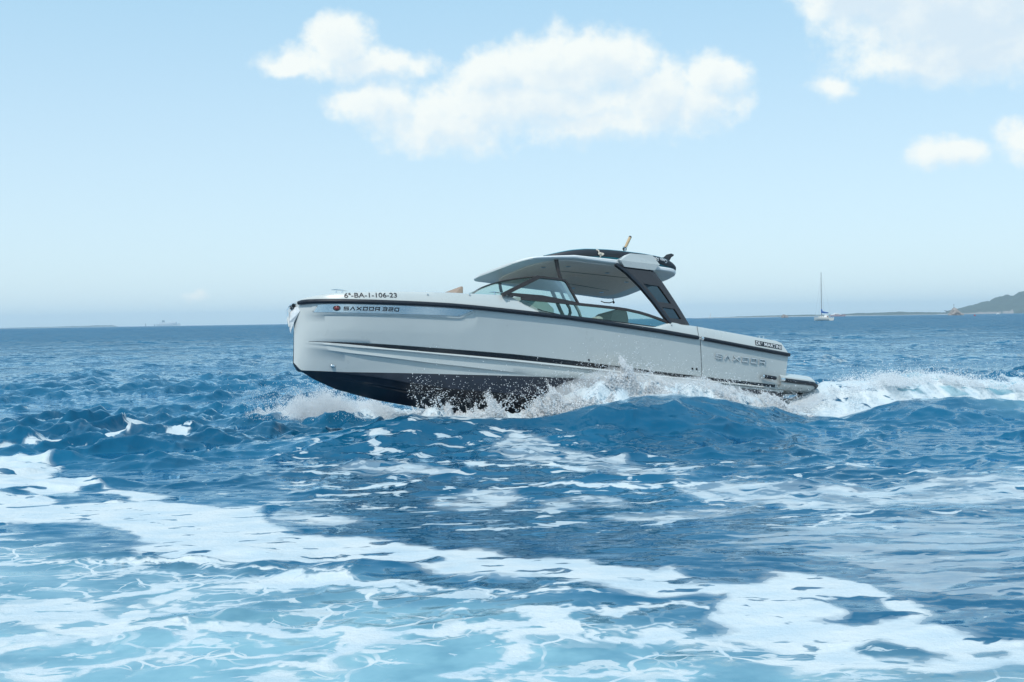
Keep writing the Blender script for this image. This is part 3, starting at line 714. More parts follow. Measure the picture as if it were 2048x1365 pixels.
MB().tube([(9.70, -.05, 1.35), (9.70, .05, 1.35)], .03, 12).build('bow_roller', Mt['rubber'], anc)

# ------------------------------------------------------------------ things lying on the hardtop
def on_boat(o): o.matrix_world = BM @ o.matrix_world; return o
pb = empty('paddle_board', (0, 0, 0)); pb.matrix_world = BM @ Matrix.Translation((3.74, .10, 2.56))
tag(pb, 'black sided inflatable paddle board with teal edges lying upside down on the hardtop', 'paddle board')
half_w = lambda t: .40 * (max(0, 1 - abs(2 * t - 1) ** 3.2)) ** .62
cz_b = lambda t: .035 + .115 * (1 - (2 * (t - .06) - 1) ** 2) - .115 + .10 + (-.06 * max(0, (t - .72) / .28) ** 1.5)
def board_pt(t): return 1.40 - 2.86 * t
bz = itp([(1.42, .045), (1.2, .078), (.73, .145), (.3, .172), (0, .180), (-.5, .182), (-.87, .172), (-1.2, .145), (-1.48, .10)])
rowsB = []
for t in np.linspace(0.003, .997, 50):
    x = board_pt(t); w = half_w(t) + .012; z = bz(x); th = .080 * min(1, .45 + 4 * min(t, 1 - t))
    sec = []
    for a in np.linspace(0, 2 * math.pi, 21)[:-1]:
        cy, sz = math.cos(a), math.sin(a)
        yy = (w - th + th * abs(cy) ** .8) * (1 if cy > 0 else -1) if abs(cy) > .02 else 0
        yy = math.copysign(max(0, w - th) * min(1, abs(cy) * 1.8) + th * abs(cy) ** 2, cy)
        sec.append((x, yy, z + th * math.copysign(abs(sz) ** .7, sz)))
    rowsB.append(sec)
m = MB(); k = 20; V = [p for r_ in rowsB for p in r_]; F = []; mi = []
for i in range(49):
    for j in range(20):
        F.append((i * 20 + j, i * 20 + (j + 1) % 20, (i + 1) * 20 + (j + 1) % 20, (i + 1) * 20 + j)); mi.append(1 if (j in (2, 3, 4, 5, 6, 7, 16)) else 0)
F += [tuple(range(20)), tuple(range(49 * 20, 50 * 20))]; mi += [0, 0]
m.V = V; m.F = F; m.mi = mi
m.build('board_body', [Mt['board'], Mt['teal']], pb)
def bw(x): return half_w((1.40 - x) / 2.86) + .012
fin = [(-1.24, bz(-1.24) + .04), (-1.30, bz(-1.24) + .16), (-1.40, bz(-1.24) + .245), (-1.50, bz(-1.24) + .275), (-1.56, bz(-1.24) + .26), (-1.555, bz(-1.24) + .235), (-1.50, bz(-1.24) + .20), (-1.455, bz(-1.24) + .13), (-1.44, bz(-1.44) + .03)]
m = MB(); m.prism([(x + .12, .012, z) for x, z in fin], (0, -.024, 0)); m.build('fin', Mt['dark'], pb, bevel=.004)
for s in (1, -1):
    z0 = bz(-.95) + .04; m = MB(); m.prism([(-.86, s * .17 + .008, z0), (-1.0, s * .20 + .008, z0 + .055), (-1.07, s * .20 + .008, z0 + .06), (-1.06, s * .17 + .008, z0)], (0, -.016, 0)); m.build('side_fin', Mt['dark'], pb)
def brd_map(u, v):
    x = -1.04 + u * .44; return (x, bw(x) + .010 - .010 * (2 * (v - .5)) ** 2, bz(x) + .038 - .070 * v)
text_mesh('Coan', lambda u, v: brd_map(u * .42, v), 'lettering', Mt['wletter'], pb, .02)
text_mesh('Sport', lambda u, v: brd_map(.50 + u * .50, v), 'lettering', Mt['wletter'], pb, .02)
def rope_loop(xc, nm, lab):
    m = MB(); x = xc; z = bz(x - 0); w = bw(x)
    pts = []
    for a in np.linspace(-.2, math.pi * 1.05, 22):
        pts.append((x + .03 * math.sin(3 * a), (w + .018) * math.cos(a) * (1 if abs(math.cos(a)) < .98 else 1), z + .066 * math.sin(a) ** .5 if math.sin(a) > 0 else z - .04))
    m.tube(pts, .012, 8)
    for q in range(7):
        a = q * 1.1; m.ball((x - .015 + .03 * math.cos(a) - .01 * q, w + .03 + .010 * math.sin(a), z - .035 + .012 * math.sin(a * 2)), .018, seg=8, rings=6)
    m.tube([(x, w + .02, z - .03), (x - .03, w + .01, z - .075), (x - .04, w - .04, z - .10)], .010, 8)
    o = m.build(nm, Mt['rope']); o.matrix_world = pb.matrix_world.copy(); tag(o, lab, 'rope', 'ropes lashing the board'); return o
rope_loop(.50, 'lashing_rope', 'knotted cream rope lashing the middle of the paddle board near the roof centre')
rope_loop(-.64, 'lashing_rope', 'cream rope lashing the tail of the paddle board beside its small fins')
gr = empty('cork_grip_pole', (0, 0, 0)); gr.matrix_world = BM @ Matrix.Translation((3.37, .10, 2.82))
tag(gr, 'tilted tan cork handle in a black clamp standing on the paddle board', 'handle')
MB().tube([(.025, 0, .15), (-.085, 0, .355)], [.026, .028], 14).build('cork_grip', Mt['cork'], gr)
MB().tube([(-.085, 0, .355), (-.097, 0, .378)], [.030, .024], 14).build('end_cap', Mt['dark'], gr)
m = MB(); m.tube([(0.045, 0, .115), (.025, 0, .152)], [.040, .034], 12); m.tube([(.045, 0, -.02), (.045, 0, .12)], [.030, .022], 10); m.tube([(.16, 0, .0), (-.08, 0, .0)], .012, 8); m.build('clamp', Mt['dark'], gr)
# ------------------------------------------------------------------ the sea
def fft_tile(N, L, lo, hi, rms, wind, spread, seed, slope=4.0, peak=None):
    """height and horizontal displacement of one periodic patch of sea, wavelengths lo..hi"""
    g = np.random.default_rng(seed)
    k1 = np.fft.fftfreq(N, L / N) * 2 * np.pi; kx, ky = np.meshgrid(k1, k1); k = np.hypot(kx, ky); k[0, 0] = 1
    lam = 2 * np.pi / k; S = k ** -slope
    if peak: S = S * np.exp(-(lam / peak) ** 2)
    band = np.clip((lam - lo) / (lo * .25) + 1, 0, 1) * np.clip((hi - lam) / (hi * .25) + 1, 0, 1)
    if spread: S = S * (np.abs((kx * math.cos(wind) + ky * math.sin(wind)) / k) ** spread + .06)
    A = np.sqrt(S * band) * (g.normal(size=(N, N)) + 1j * g.normal(size=(N, N))); A[0, 0] = 0
    h = np.fft.ifft2(A).real; s = rms / h.std()
    return (h * s).astype(np.float32), (np.fft.ifft2(-1j * kx / k * A).imag * 0 + np.fft.ifft2(-1j * kx / k * A).real * s).astype(np.float32), (np.fft.ifft2(-1j * ky / k * A).real * s).astype(np.float32), L, N
def samp(t, x, y, i=0):
    a = t[i]; L, N = t[3], t[4]
    u = (x / L * N) % N; v = (y / L * N) % N; iu = u.astype(int); iv = v.astype(int); fu = (u - iu).astype(np.float32); fv = (v - iv).astype(np.float32)
    iu %= N; iv %= N; i2 = (iu + 1) % N; j2 = (iv + 1) % N
    return (a[iv, iu] * (1 - fu) + a[iv, i2] * fu) * (1 - fv) + (a[j2, iu] * (1 - fu) + a[j2, i2] * fu) * fv
WIND = R_(-62)
TA = fft_tile(512, 163.0, 3.2, 34, 0.086, WIND, 2.5, 3, 4.3, 13.0)
TB_ = fft_tile(512, 33.0, 0.30, 2.2, 0.046, WIND, 1.2, 5, 3.35)
TC_ = fft_tile(512, 9.3, 0.12, 0.55, 0.0105, WIND, 1.2, 9, 4.0)
TN = fft_tile(512, 26.0, 0.35, 6, 1.0, 0, 0, 11, 3.2)      # isotropic noise, unit variance
TN2 = fft_tile(512, 6.1, 0.05, 1.2, 1.0, 0, 0, 13, 3.0)
POLY={
'B1':[(-7.53,16.95),(-6.66,16.83),(-5.97,15.9),(-5.48,14.84),(-4.89,14.11),(-3.94,13.02),(-3.77,12.65),(-2.71,12.54),(-2.47,11.87),(-2.14,11.12),(-1.73,10.82),(-1.44,10.67),(-0.99,10.51),(-0.62,10.13),(-0.52,9.79),(-0.12,9.65),(0.07,9.3),(0.54,8.9),(0.96,8.69),(1.22,8.8),(1.25,8.3),(1.2,8.08),(1.18,7.84),(0.55,8.05),(0.06,8.43),(-0.47,8.66),(-0.86,9.13),(-1.27,9.35),(-1.81,9.39),(-2.49,9.64),(-2.94,9.84),(-3.34,10.47),(-3.2,10.7),(-3.78,11.14),(-4.36,11.46),(-4.68,11.44),(-4.99,11.19)],
'B2':[(0.91,8.56),(1.22,8.76),(1.25,8.3),(1.21,8.11),(1.49,8.09),(1.82,8.39),(1.61,7.89),(1.33,7.76),(0.98,7.8),(0.72,8.07)],
'H1':[(-4.89,13.01),(-5.1,13.14),(-5.19,13.53),(-4.99,13.51),(-4.61,13.28),(-4.15,12.69),(-4.2,12.52),(-4.74,12.75)],
'H2':[(-5.68,13.78),(-5.37,13.71),(-5.3,13.54),(-5.66,13.58)],
'H3':[(-0.91,9.22),(-0.69,9.34),(-0.54,9.33),(-0.51,9.1),(-0.59,9.02),(-0.82,9.09)],
'H4':[(-4.98,13.7),(-4.7,13.88),(-4.62,13.55),(-4.82,13.41)],
'P1':[(-3.66,8.33),(-3.34,8.38),(-2.83,8.3),(-2.63,8.11),(-2.73,7.91),(-2.63,7.71),(-2.32,7.62),(-2.15,7.37),(-2.48,7.27),(-2.82,7.07),(-2.87,6.91),(-3.01,6.84),(-3.09,7.03),(-2.9,7.24),(-3.03,7.6),(-3.18,7.74),(-3.42,7.79)],
'P2':[(-2.93,6.66),(-2.42,6.61),(-2.26,6.29),(-2.78,6.32)],
'P3':[(-1.07,7.02),(-0.92,7.14),(-0.68,7.11),(-0.91,6.68),(-0.93,6.4),(-1.14,6.41),(-1.22,6.27),(-1.37,6.24),(-1.08,6.71)],
'R1':[(0.99,7.84),(1.45,7.95),(1.81,8.45),(2.03,8.39),(2.22,8.01),(2.4,7.72),(2.54,7.49),(2.46,7.28),(2.27,7.13),(2.49,7.04),(2.96,6.9),(2.74,6.4),(2.36,6.43),(1.97,6.47),(1.82,6.43),(1.59,6.4),(1.44,6.34),(1.25,6.4),(1.11,6.51),(0.83,6.42),(0.43,6.39),(0.44,6.53),(0.84,6.56),(1.13,6.61),(1.29,6.7),(1.29,6.81),(1.23,6.89),(0.9,6.97),(0.89,7.04),(1.21,7.08),(1.3,7.22),(1.22,7.28),(1.32,7.42),(1.39,7.64),(1.42,7.8)],
'RH1':[(1.87,7.49),(2.08,7.59),(2.24,7.51),(2.25,7.34),(2.19,7.21),(2.02,7.15),(1.8,7.21),(1.97,7.32)],
'RH2':[(1.74,6.86),(1.88,6.88),(2.09,6.84),(2.19,6.75),(2.06,6.66),(1.82,6.67),(1.72,6.76)],
'RH3':[(2.38,6.7),(2.62,6.62),(2.48,6.59)],
'M1':[(-0.26,17.21),(-0.2,18.24),(0.24,17.96),(0.72,17.2),(1.16,16.51),(1.43,15.08),(1.73,14.46),(2.14,14.04),(2.1,13.79),(1.27,14.05),(0.9,14.56),(0.59,15.61),(0.34,16.09),(0.02,16.54)],
'M2':[(1.77,13.49),(2.56,13.28),(3.51,12.79),(4.11,13.03),(4.65,13.05),(5.57,12.94),(5.03,11.7),(4.4,11.67),(4.02,11.55),(3.83,11.82),(3.46,11.73),(3.07,11.35),(2.71,11.62),(2.35,12.2),(2.07,12.3),(1.81,12.6)],
'M3':[(-2.08,15.52),(-1.74,15.91),(-1.26,15.57),(-0.53,14.82),(-0.46,14.44),(-1.12,14.56),(-1.89,14.99)],
'M4':[(-0.9,12.29),(-0.68,12.86),(-0.37,13.21),(0.06,12.97),(0.06,12.61),(-0.14,12.02),(-0.48,11.93)],
'M5':[(0.18,11.99),(0.26,12.48),(0.78,12.57),(1.06,12.3),(0.99,12.04),(0.59,12.02),(0.24,11.74)],
'M6':[(-7.26,20.99),(-7.22,22.46),(-6.74,22.69),(-6.14,21.56),(-6.34,19.96),(-6.71,19.61)],
'M7':[(-2.47,11.87),(-2.35,12.24),(-1.92,12.07),(-1.56,11.61),(-1.81,11.37),(-2.22,11.55)],
'M8':[(0.66,11.43),(1.79,11.77),(2.25,11.66),(1.7,11.19),(1.0,11.03)],
'AER':[(-7.02,12.0),(-3.56,10.49),(-2.04,9.4),(-0.47,8.66),(1.0,7.71),(1.81,7.17),(2.83,6.8),(4.05,6.73),(1.51,2.52),(-2.09,2.59)],
'AERB':[(-5.36,8.01),(-2.23,7.43),(-1.04,7.61),(0.2,7.41),(1.24,6.49),(2.61,6.28),(4.01,6.25),(1.61,2.51),(-2.09,2.59)],
'LA':[(-3.73,19.56),(-0.21,19.42),(2.34,15.38),(5.92,13.51),(4.66,10.64),(2.04,10.62),(-0.58,10.85),(-2.71,12.54)],
'LB':[(-11.35,25.57),(-7.13,25.42),(-2.39,17.85),(-0.82,15.79),(-1.94,14.43),(-5.44,18.29),(-8.14,18.32)],
'LC':[(-0.51,9.48),(1.2,9.16),(2.39,8.71),(4.35,9.94),(2.97,6.79),(2.17,7.94),(0.97,8.81)],
'FA':[(1.77,10.28),(2.53,10.84),(3.26,11.04),(5.24,11.43),(3.2,6.99),(2.69,7.57),(2.42,8.22),(2.08,8.91),(1.75,9.51)],
'LD':[(-7.02,12.0),(-3.56,10.49),(-2.04,9.4),(-0.47,8.66),(1.0,7.71),(1.81,7.17),(2.83,6.8),(4.05,6.73),(1.51,2.52),(-2.09,2.59)],
}
LINES=[
[(-3.41,7.75,0.12),(-2.94,7.69,0.118),(-2.61,7.64,0.117),(-2.41,8.03,0.129),(-2.31,8.39,0.141),(-2.03,8.53,0.145),(-1.52,8.59,0.147),(-1.15,8.47,0.143),(-0.85,8.29,0.138)],
[(-3.13,6.98,0.108),(-2.91,7.3,0.118),(-2.63,7.28,0.118),(-2.37,7.38,0.121),(-2.13,7.28,0.118),(-1.81,7.31,0.119),(-1.41,7.27,0.117),(-0.98,7.18,0.115),(-0.68,7.11,0.112),(-0.24,7.08,0.112),(0.19,7.0,0.109),(0.48,7.04,0.11),(0.83,7.08,0.111),(1.18,6.92,0.107)],
[(-3.68,8.39,0.141),(-3.18,8.34,0.139),(-2.83,8.32,0.138),(-2.64,8.57,0.147),(-2.46,8.69,0.151)],
[(-2.16,7.4,0.061),(-2.27,7.68,0.066),(-2.23,7.88,0.069),(-2.09,8.08,0.073),(-1.82,8.06,0.072)],
[(-2.1,7.31,0.095),(-2.08,6.92,0.085),(-2.17,6.77,0.082),(-2.34,6.68,0.079),(-2.46,6.57,0.077),(-2.82,6.51,0.076)],
[(-0.97,7.13,0.079),(-1.04,6.91,0.074),(-1.07,6.66,0.069),(-1.18,6.62,0.068),(-1.42,6.51,0.066),(-1.67,6.44,0.065)],
[(0.13,7.54,0.177),(0.09,7.2,0.162),(0.16,7.04,0.154)],
[(0.06,6.96,0.108),(0.02,6.75,0.101),(-0.09,6.56,0.096),(-0.22,6.47,0.093),(-0.4,6.3,0.088)],
[(-0.4,6.28,0.07),(-0.09,6.33,0.071),(0.17,6.36,0.072),(0.57,6.4,0.073),(0.98,6.5,0.075)],
[(0.13,6.36,0.027),(0.16,6.56,0.029),(0.32,6.64,0.029),(0.59,6.67,0.03),(0.91,6.62,0.029)],
[(-0.64,7.4,0.061),(-0.41,7.51,0.063),(-0.22,7.49,0.062),(0.05,7.58,0.064),(0.37,7.62,0.065),(0.83,7.57,0.064),(1.29,7.51,0.063)],
[(-0.92,8.3,0.061),(-0.73,8.44,0.063),(-0.44,8.19,0.06),(-0.11,8.09,0.058),(0.23,8.29,0.061)],
[(-4.19,9.57,0.061),(-3.67,9.63,0.062),(-3.28,9.66,0.062),(-2.72,9.49,0.06),(-2.31,9.23,0.057),(-1.72,8.92,0.053),(-1.18,8.71,0.051)],
[(-3.95,8.99,0.036),(-3.6,9.06,0.036),(-3.27,9.16,0.037),(-3.08,9.39,0.039)],
[(-2.74,9.56,0.162),(-2.53,9.48,0.16),(-2.16,9.41,0.157)],
[(-2.88,9.13,0.037),(-2.67,8.9,0.035),(-2.52,8.64,0.033)],
[(-1.72,7.06,0.033),(-1.43,6.81,0.031),(-1.23,6.92,0.032),(-0.99,7.02,0.033)],
[(-2.79,7.72,0.04),(-2.53,7.16,0.034),(-2.47,6.89,0.032)],
[(-0.73,7.0,0.022),(-0.57,6.89,0.021),(-0.64,6.69,0.02),(-0.41,6.58,0.019),(-0.2,6.61,0.019)],
[(0.2,7.35,0.03),(0.5,7.25,0.029),(0.94,7.27,0.029)],
[(-0.9,6.6,0.019),(-0.73,6.5,0.019),(-0.49,6.53,0.019)],
[(-2.64,6.9,0.021),(-2.43,6.78,0.02),(-2.32,6.88,0.021)],
[(1.21,6.35,0.027),(1.34,6.21,0.026),(1.71,6.28,0.026)],
[(1.59,6.28,0.026),(1.85,6.32,0.027),(2.19,6.17,0.025)],
[(2.47,10.58,0.05),(3.0,10.93,0.053),(3.38,11.31,0.057)],
[(-0.44,16.02,0.142),(-0.18,15.44,0.132),(0.45,15.1,0.126),(0.92,14.75,0.12)],
[(-0.26,13.19,0.077),(0.39,13.4,0.08),(1.19,13.15,0.077),(2.03,13.34,0.079)],
[(-1.8,13.36,0.099),(-1.49,13.61,0.103),(-0.95,13.79,0.105)],
[(-7.82,18.27,0.148),(-7.47,19.73,0.172),(-6.63,20.89,0.193)],
[(-7.12,22.44,0.223),(-5.95,21.53,0.205),(-4.9,19.74,0.172)],
]
def ridge_y(X): return np.interp(X, [-6, -3, -1, 1.2, 3, 5, 8, 12, 20], [17.9, 18.3, 18.8, 19.3, 20.2, 21.2, 21.9, 22.6, 23.5])
RX = [-5, -3.5, -2.3, -1.5, -.97, -.2, .58, 1.21, 1.8, 2.57, 3.1, 3.73, 4.29, 5.15, 5.8, 6.18, 6.84, 7.81, 9.24, 12, 16, 22]
RZ = [.0, .10, .30, .44, .393, .329, .366, .463, .554, .64, .558, .445, .307, .119, .071, .2, .346, .406, .368, .30, .2, 0]
TX = [-1.52, -1.29, -.99, -.52, -.12, .27, .76, 1.25, 1.84, 2.27, 2.71, 3.17, 3.63, 4.29, 5.07]
TZ = [.833, .803, .622, .608, .691, .703, .914, 1.102, 1.262, 1.018, .861, .869, .715, .54, .329]
WX = [4.6, 4.9, 5.29, 5.69, 5.89, 6.28, 6.89, 7.8, 8.31, 8.92, 9.82, 12, 16, 24]
WZ = [0, .185, .30, .46, .57, .61, .67, .74, .665, .56, .49, .40, .3, 0]
BM_INV = np.array(BM.inverted())
def seg_sd(px, py, pts, closed):
    """distance to a polyline with per-vertex half width, or signed distance to a polygon (negative inside)"""
    n = len(pts); best = np.full(px.shape, 1e9, np.float32); inside = np.zeros(px.shape, bool)
    for i in range(n if closed else n - 1):
        a = pts[i]; b_ = pts[(i + 1) % n]; dx = b_[0] - a[0]; dy = b_[1] - a[1]; L2 = dx * dx + dy * dy + 1e-9
        t = np.clip(((px - a[0]) * dx + (py - a[1]) * dy) / L2, 0, 1)
        d = np.hypot(px - a[0] - t * dx, py - a[1] - t * dy)
        if not closed: d = d - (a[2] + (b_[2] - a[2]) * t)
        best = np.minimum(best, d)
        if closed:
            c_ = ((a[1] > py) != (b_[1] > py)); 
            if dy != 0: inside ^= c_ & (px < a[0] + (py - a[1]) / dy * dx)
    if closed: best = np.where(inside, -best, best)
    return best
def sst(a, b_, x): t = np.clip((x - a) / (b_ - a), 0, 1); return t * t * (3 - 2 * t)
def sea(x, y):
    """displaced position plus foam, lace and aeration of undisturbed points x, y"""
    r = np.hypot(x, y)
    near_boat = np.exp(-(((x - 1) / 6.5) ** 2 + ((y - 21) / 2.6) ** 2) ** 2)
    # aerated calm zone of the old wake in front
    aer = np.zeros_like(x); foam = np.full_like(x, -1.0); lace = np.zeros_like(x)
    sel = np.where((r < 45) & (y > 0))[0]; X = x[sel]; Y = y[sel]
    wx = X + .10 * samp(TN, X, Y) + .030 * samp(TN2, X * .7, Y * .7); wy = Y + .10 * samp(TN, X + 9, Y + 4) + .030 * samp(TN2, X * .7 + 3, Y * .7)
    sd = seg_sd(wx, wy, POLY['AER'], True); a = sst(.25, -1.2, sd) * .62
    sd2 = seg_sd(wx, wy, POLY['AERB'], True); a = a + sst(.5, -1.0, sd2) * .38
    aer[sel] = a
    F = np.full_like(X, -1.0)
    for k in POLY:
        if k[0] in 'BPRM' and not k.startswith('RH'):
            s_ = seg_sd(wx, wy, POLY[k], True); wd = .10 if k[0] != 'M' else .16
            F = np.maximum(F, np.clip(-s_ / wd, -1, 1 if k[0] != 'M' else (-.6 if k == 'M6' else .20)))
    for pts in LINES:
        s_ = seg_sd(wx + .05 * samp(TN2, X, Y), wy + .06 * samp(TN2, X + 2, Y), pts, False); F = np.maximum(F, np.clip(-(s_ + .006) / .05, -1, 1.9))
    for k in POLY:
        if k[0] == 'H' or k.startswith('RH'): F = np.minimum(F, np.clip(seg_sd(wx, wy, POLY[k], True) / .06, -1, 1))
    foam[sel] = F
    La = np.zeros_like(X)
    for k, v, w in (('LA', .60, 1.5), ('LB', .22, 2.0), ('LC', .42, .6), ('LD', .58, .8)): La = np.maximum(La, v * sst(w, -w * .3, seg_sd(X, Y, POLY[k], True)))
    lace[sel] = La
    film_ = np.zeros_like(x); film_[sel] = np.maximum(sst(.5, -.6, seg_sd(X, Y, POLY['FA'], True)), .22 * sst(1.2, -.5, seg_sd(X, Y, POLY['LA'], True)))
    # waves
    fa = 1 - sst(120, 420, r); fb = 1 - sst(45, 110, r); fc = 1 - sst(20, 45, r)
    ka = fa * (1 - .60 * near_boat) * (1 - .45 * aer) * (.50 + .50 * sst(8, 40, r)); kb = fb * (1 - .62 * aer) * (1 + .15 * near_boat); kc = fc * (1 - .75 * aer)
    foamy = np.clip(foam, 0, 1)
    kb = kb * (1 - .35 * foamy) * (1 - .35 * film_); kc = kc * (1 - .7 * foamy)
    gust = 1 + .35 * samp(TN, x * .12, y * .12)
    z = samp(TA, x, y) * ka + samp(TB_, x, y) * kb * gust + samp(TC_, x, y) * kc * gust
    dx = -(samp(TA, x, y, 1) * ka * .9 + samp(TB_, x, y, 1) * kb * .95 + samp(TC_, x, y, 1) * kc * .7)
    dy = -(samp(TA, x, y, 2) * ka * .9 + samp(TB_, x, y, 2) * kb * .95 + samp(TC_, x, y, 2) * kc * .7)
    # bow wave ridge thrown out along the port side, foam behind its crest
    yr_ = ridge_y(x) + .10 * samp(TN, x * 1.0 + 5, y * .2); s_ = y - yr_; H = np.interp(x, RX, RZ)
    fr = np.where(s_ < 0, np.exp(-(s_ / 1.35) ** 2), np.exp(-(s_ / .55) ** 2))
    z = z * (1 - .45 * fr * (H > .05)) + H * fr
    rough = samp(TN, x * 2.2, y * 2.2) * .5 + samp(TN2, x * 1.3, y * 1.3) * .5
    X_ = x
    top = np.interp(X_, TX, TZ, left=0, right=0); hin = np.where((X_ > -1.75) & (X_ < 5.2), 1.0, 0.0) * sst(-1.75, -1.3, X_)
    mound = np.maximum(0, H + np.interp(x, [-1.6, -1.2, -.9, .3, 1.0, 3.0, 5], [.35, .3, .05, .12, .50, .48, .3]) * (top - H)) * hin * np.exp(-((s_ - .45) / .34) ** 2)
    z = np.maximum(z, mound * (1 + .05 * rough) + .014 * rough * (mound > .05))
    # turbulent wake mound astern
    yw = ridge_y(X_) + 1.45; Hw = np.interp(X_, WX, WZ, left=0); sw = y - yw
    wk = np.where(sw < 0, np.exp(-(sw / .75) ** 2), np.exp(-(sw / 1.5) ** 2))
    lump = samp(TN, x * .7, y * .9) * .045 + samp(TN2, x * .7, y * .7) * .014
    zw = Hw * wk + lump * wk * (Hw > .1); z = np.where(Hw * wk > .03, np.maximum(z, zw), z)
    # a second broken crest further astern and behind
    s3 = y - 27.5 - .1 * (x - 12); c3 = np.exp(-(s3 / .9) ** 2) * sst(9.0, 11.0, x) * (1 - sst(15, 18, x)); z += c3 * .25
    # foam on these disturbed parts
    f2 = np.full_like(x, -1.0)
    zone = (X_ > -1.9) & (X_ < 24)
    band = np.minimum((s_ + .02) / .10, (3.4 + .05 * X_ - s_) / .5)
    cut = sst(-1.9, -1.3, X_) * 2 - 1
    wedge = np.where(X_ > 7.4, (s_ - .16 * np.clip(X_ - 7.4, 0, 3.4) - .20 * rough) / .25, 5)
    f2 = np.where(zone, np.minimum(np.minimum(band, wedge), np.clip(cut * 3, -1, 1) * 2), f2)
    # starboard bow foam seen beyond the stem
    e = ((x + 2.9) / 1.75) ** 2 + ((y - 23.2 + .25 * (x + 3.3)) / 1.0) ** 2; f2 = np.maximum(f2, np.clip((1 - e) * 1.6 + .3 * rough, -1, 1))
    z += .22 * np.exp(-e * .9) * (1 + .3 * rough)
    f2 = np.maximum(f2, np.where(c3 > .25, (c3 - 1.0) * 2 + .7 * rough, -1))
    foam = np.maximum(foam, np.clip(f2, -1, 1))
    aer = np.maximum(aer, np.clip(sst(.10, .5, Hw * wk) * 1.0 * sst(6, 8.5, X_), 0, 1))
    aer = np.maximum(aer, .10 * np.clip(hin * np.exp(-((s_ - .2) / .6) ** 2), 0, 1))
    aer = np.maximum(aer, .55 * sst(7.6, 9.3, X_) * np.exp(-((s_ + .1) / .9) ** 2) * (1 - sst(11, 15, X_)))
    lace = np.maximum(lace, .5 * np.exp(-((y - 25.5) / 3.0) ** 2) * sst(3, 8, X_))
    # keep the water outside the hull
    P = np.stack([x, y, z], -1) - np.array(BOAT_T); M3 = np.array(BM)[:3, :3]; l = P @ M3
    inside = (l[:, 0] > .7) & (l[:, 0] < 9.3) & (np.abs(l[:, 1]) < 1.25 * np.clip((9.5 - l[:, 0]) / 3.2, .05, 1)) & (l[:, 2] > np.interp(l[:, 0], [.75, 4, 6, 7, 7.6, 8.19, 8.57, 8.94, 9.31], [-.5, -.42, -.3, -.2, -.12, -.05, .02, .1, .24]) + .28 * np.abs(l[:, 1]) - .04)
    z = np.where(inside, np.minimum(z, -.12), z)
    return x + dx, y + dy, z, foam, lace, aer, film_
# polar grid round the camera: fine where it is near, out to the horizon
fine = np.linspace(-26, 26, 1300); coarse = np.linspace(26, 334, 150)[1:-1]
ang = np.radians(np.concatenate([fine, coarse]))
s_px = np.concatenate([np.geomspace(12000, 960, 24)[:-1], np.arange(960, 300, -1.15), np.arange(300, 12, -.85), np.geomspace(12, .385, 60)])
rad = CAM_H * FOC / s_px
A2, R2 = np.meshgrid(ang, rad); gx = (np.sin(A2) * R2).ravel(); gy_ = (np.cos(A2) * R2).ravel()
nA, nR = len(ang), len(rad)
sx, sy, sz, sf, slc, sae, sfi = sea(gx, gy_)
me = bpy.data.meshes.new('water')
idx = np.arange(nA * nR).reshape(nR, nA); nx = np.roll(idx, -1, axis=1)
quads = np.stack([idx[:-1], idx[1:], nx[1:], nx[:-1]], -1).reshape(-1, 4)
cen = nA * nR
co = np.concatenate([np.stack([sx, sy, sz], -1), [[0, 0, -.1]]]).astype(np.float32)
tris = np.stack([np.full(nA, cen), idx[0], nx[0]], -1)
me.vertices.add(len(co)); me.vertices.foreach_set('co', co.ravel())
loops = np.concatenate([quads.ravel(), tris.ravel()]).astype(np.int32); me.loops.add(len(loops)); me.loops.foreach_set('vertex_index', loops)
nq, nt = len(quads), len(tris); me.polygons.add(nq + nt)
me.polygons.foreach_set('loop_start', np.concatenate([np.arange(nq) * 4, nq * 4 + np.arange(nt) * 3]).astype(np.int32))
me.polygons.foreach_set('use_smooth', np.ones(nq + nt, bool))
me.update(calc_edges=True)
for nm, arr in (('foam', sf), ('lace', slc), ('aer', sae), ('film', sfi)):
    at_ = me.attributes.new(nm, 'FLOAT', 'POINT'); at_.data.foreach_set('value', np.append(arr, 0).astype(np.float32))
if me.polygons[nq // 2].normal.z < 0: me.flip_normals()
water = bpy.data.objects.new('water', me); COL.objects.link(water); tag(water, kind='structure')

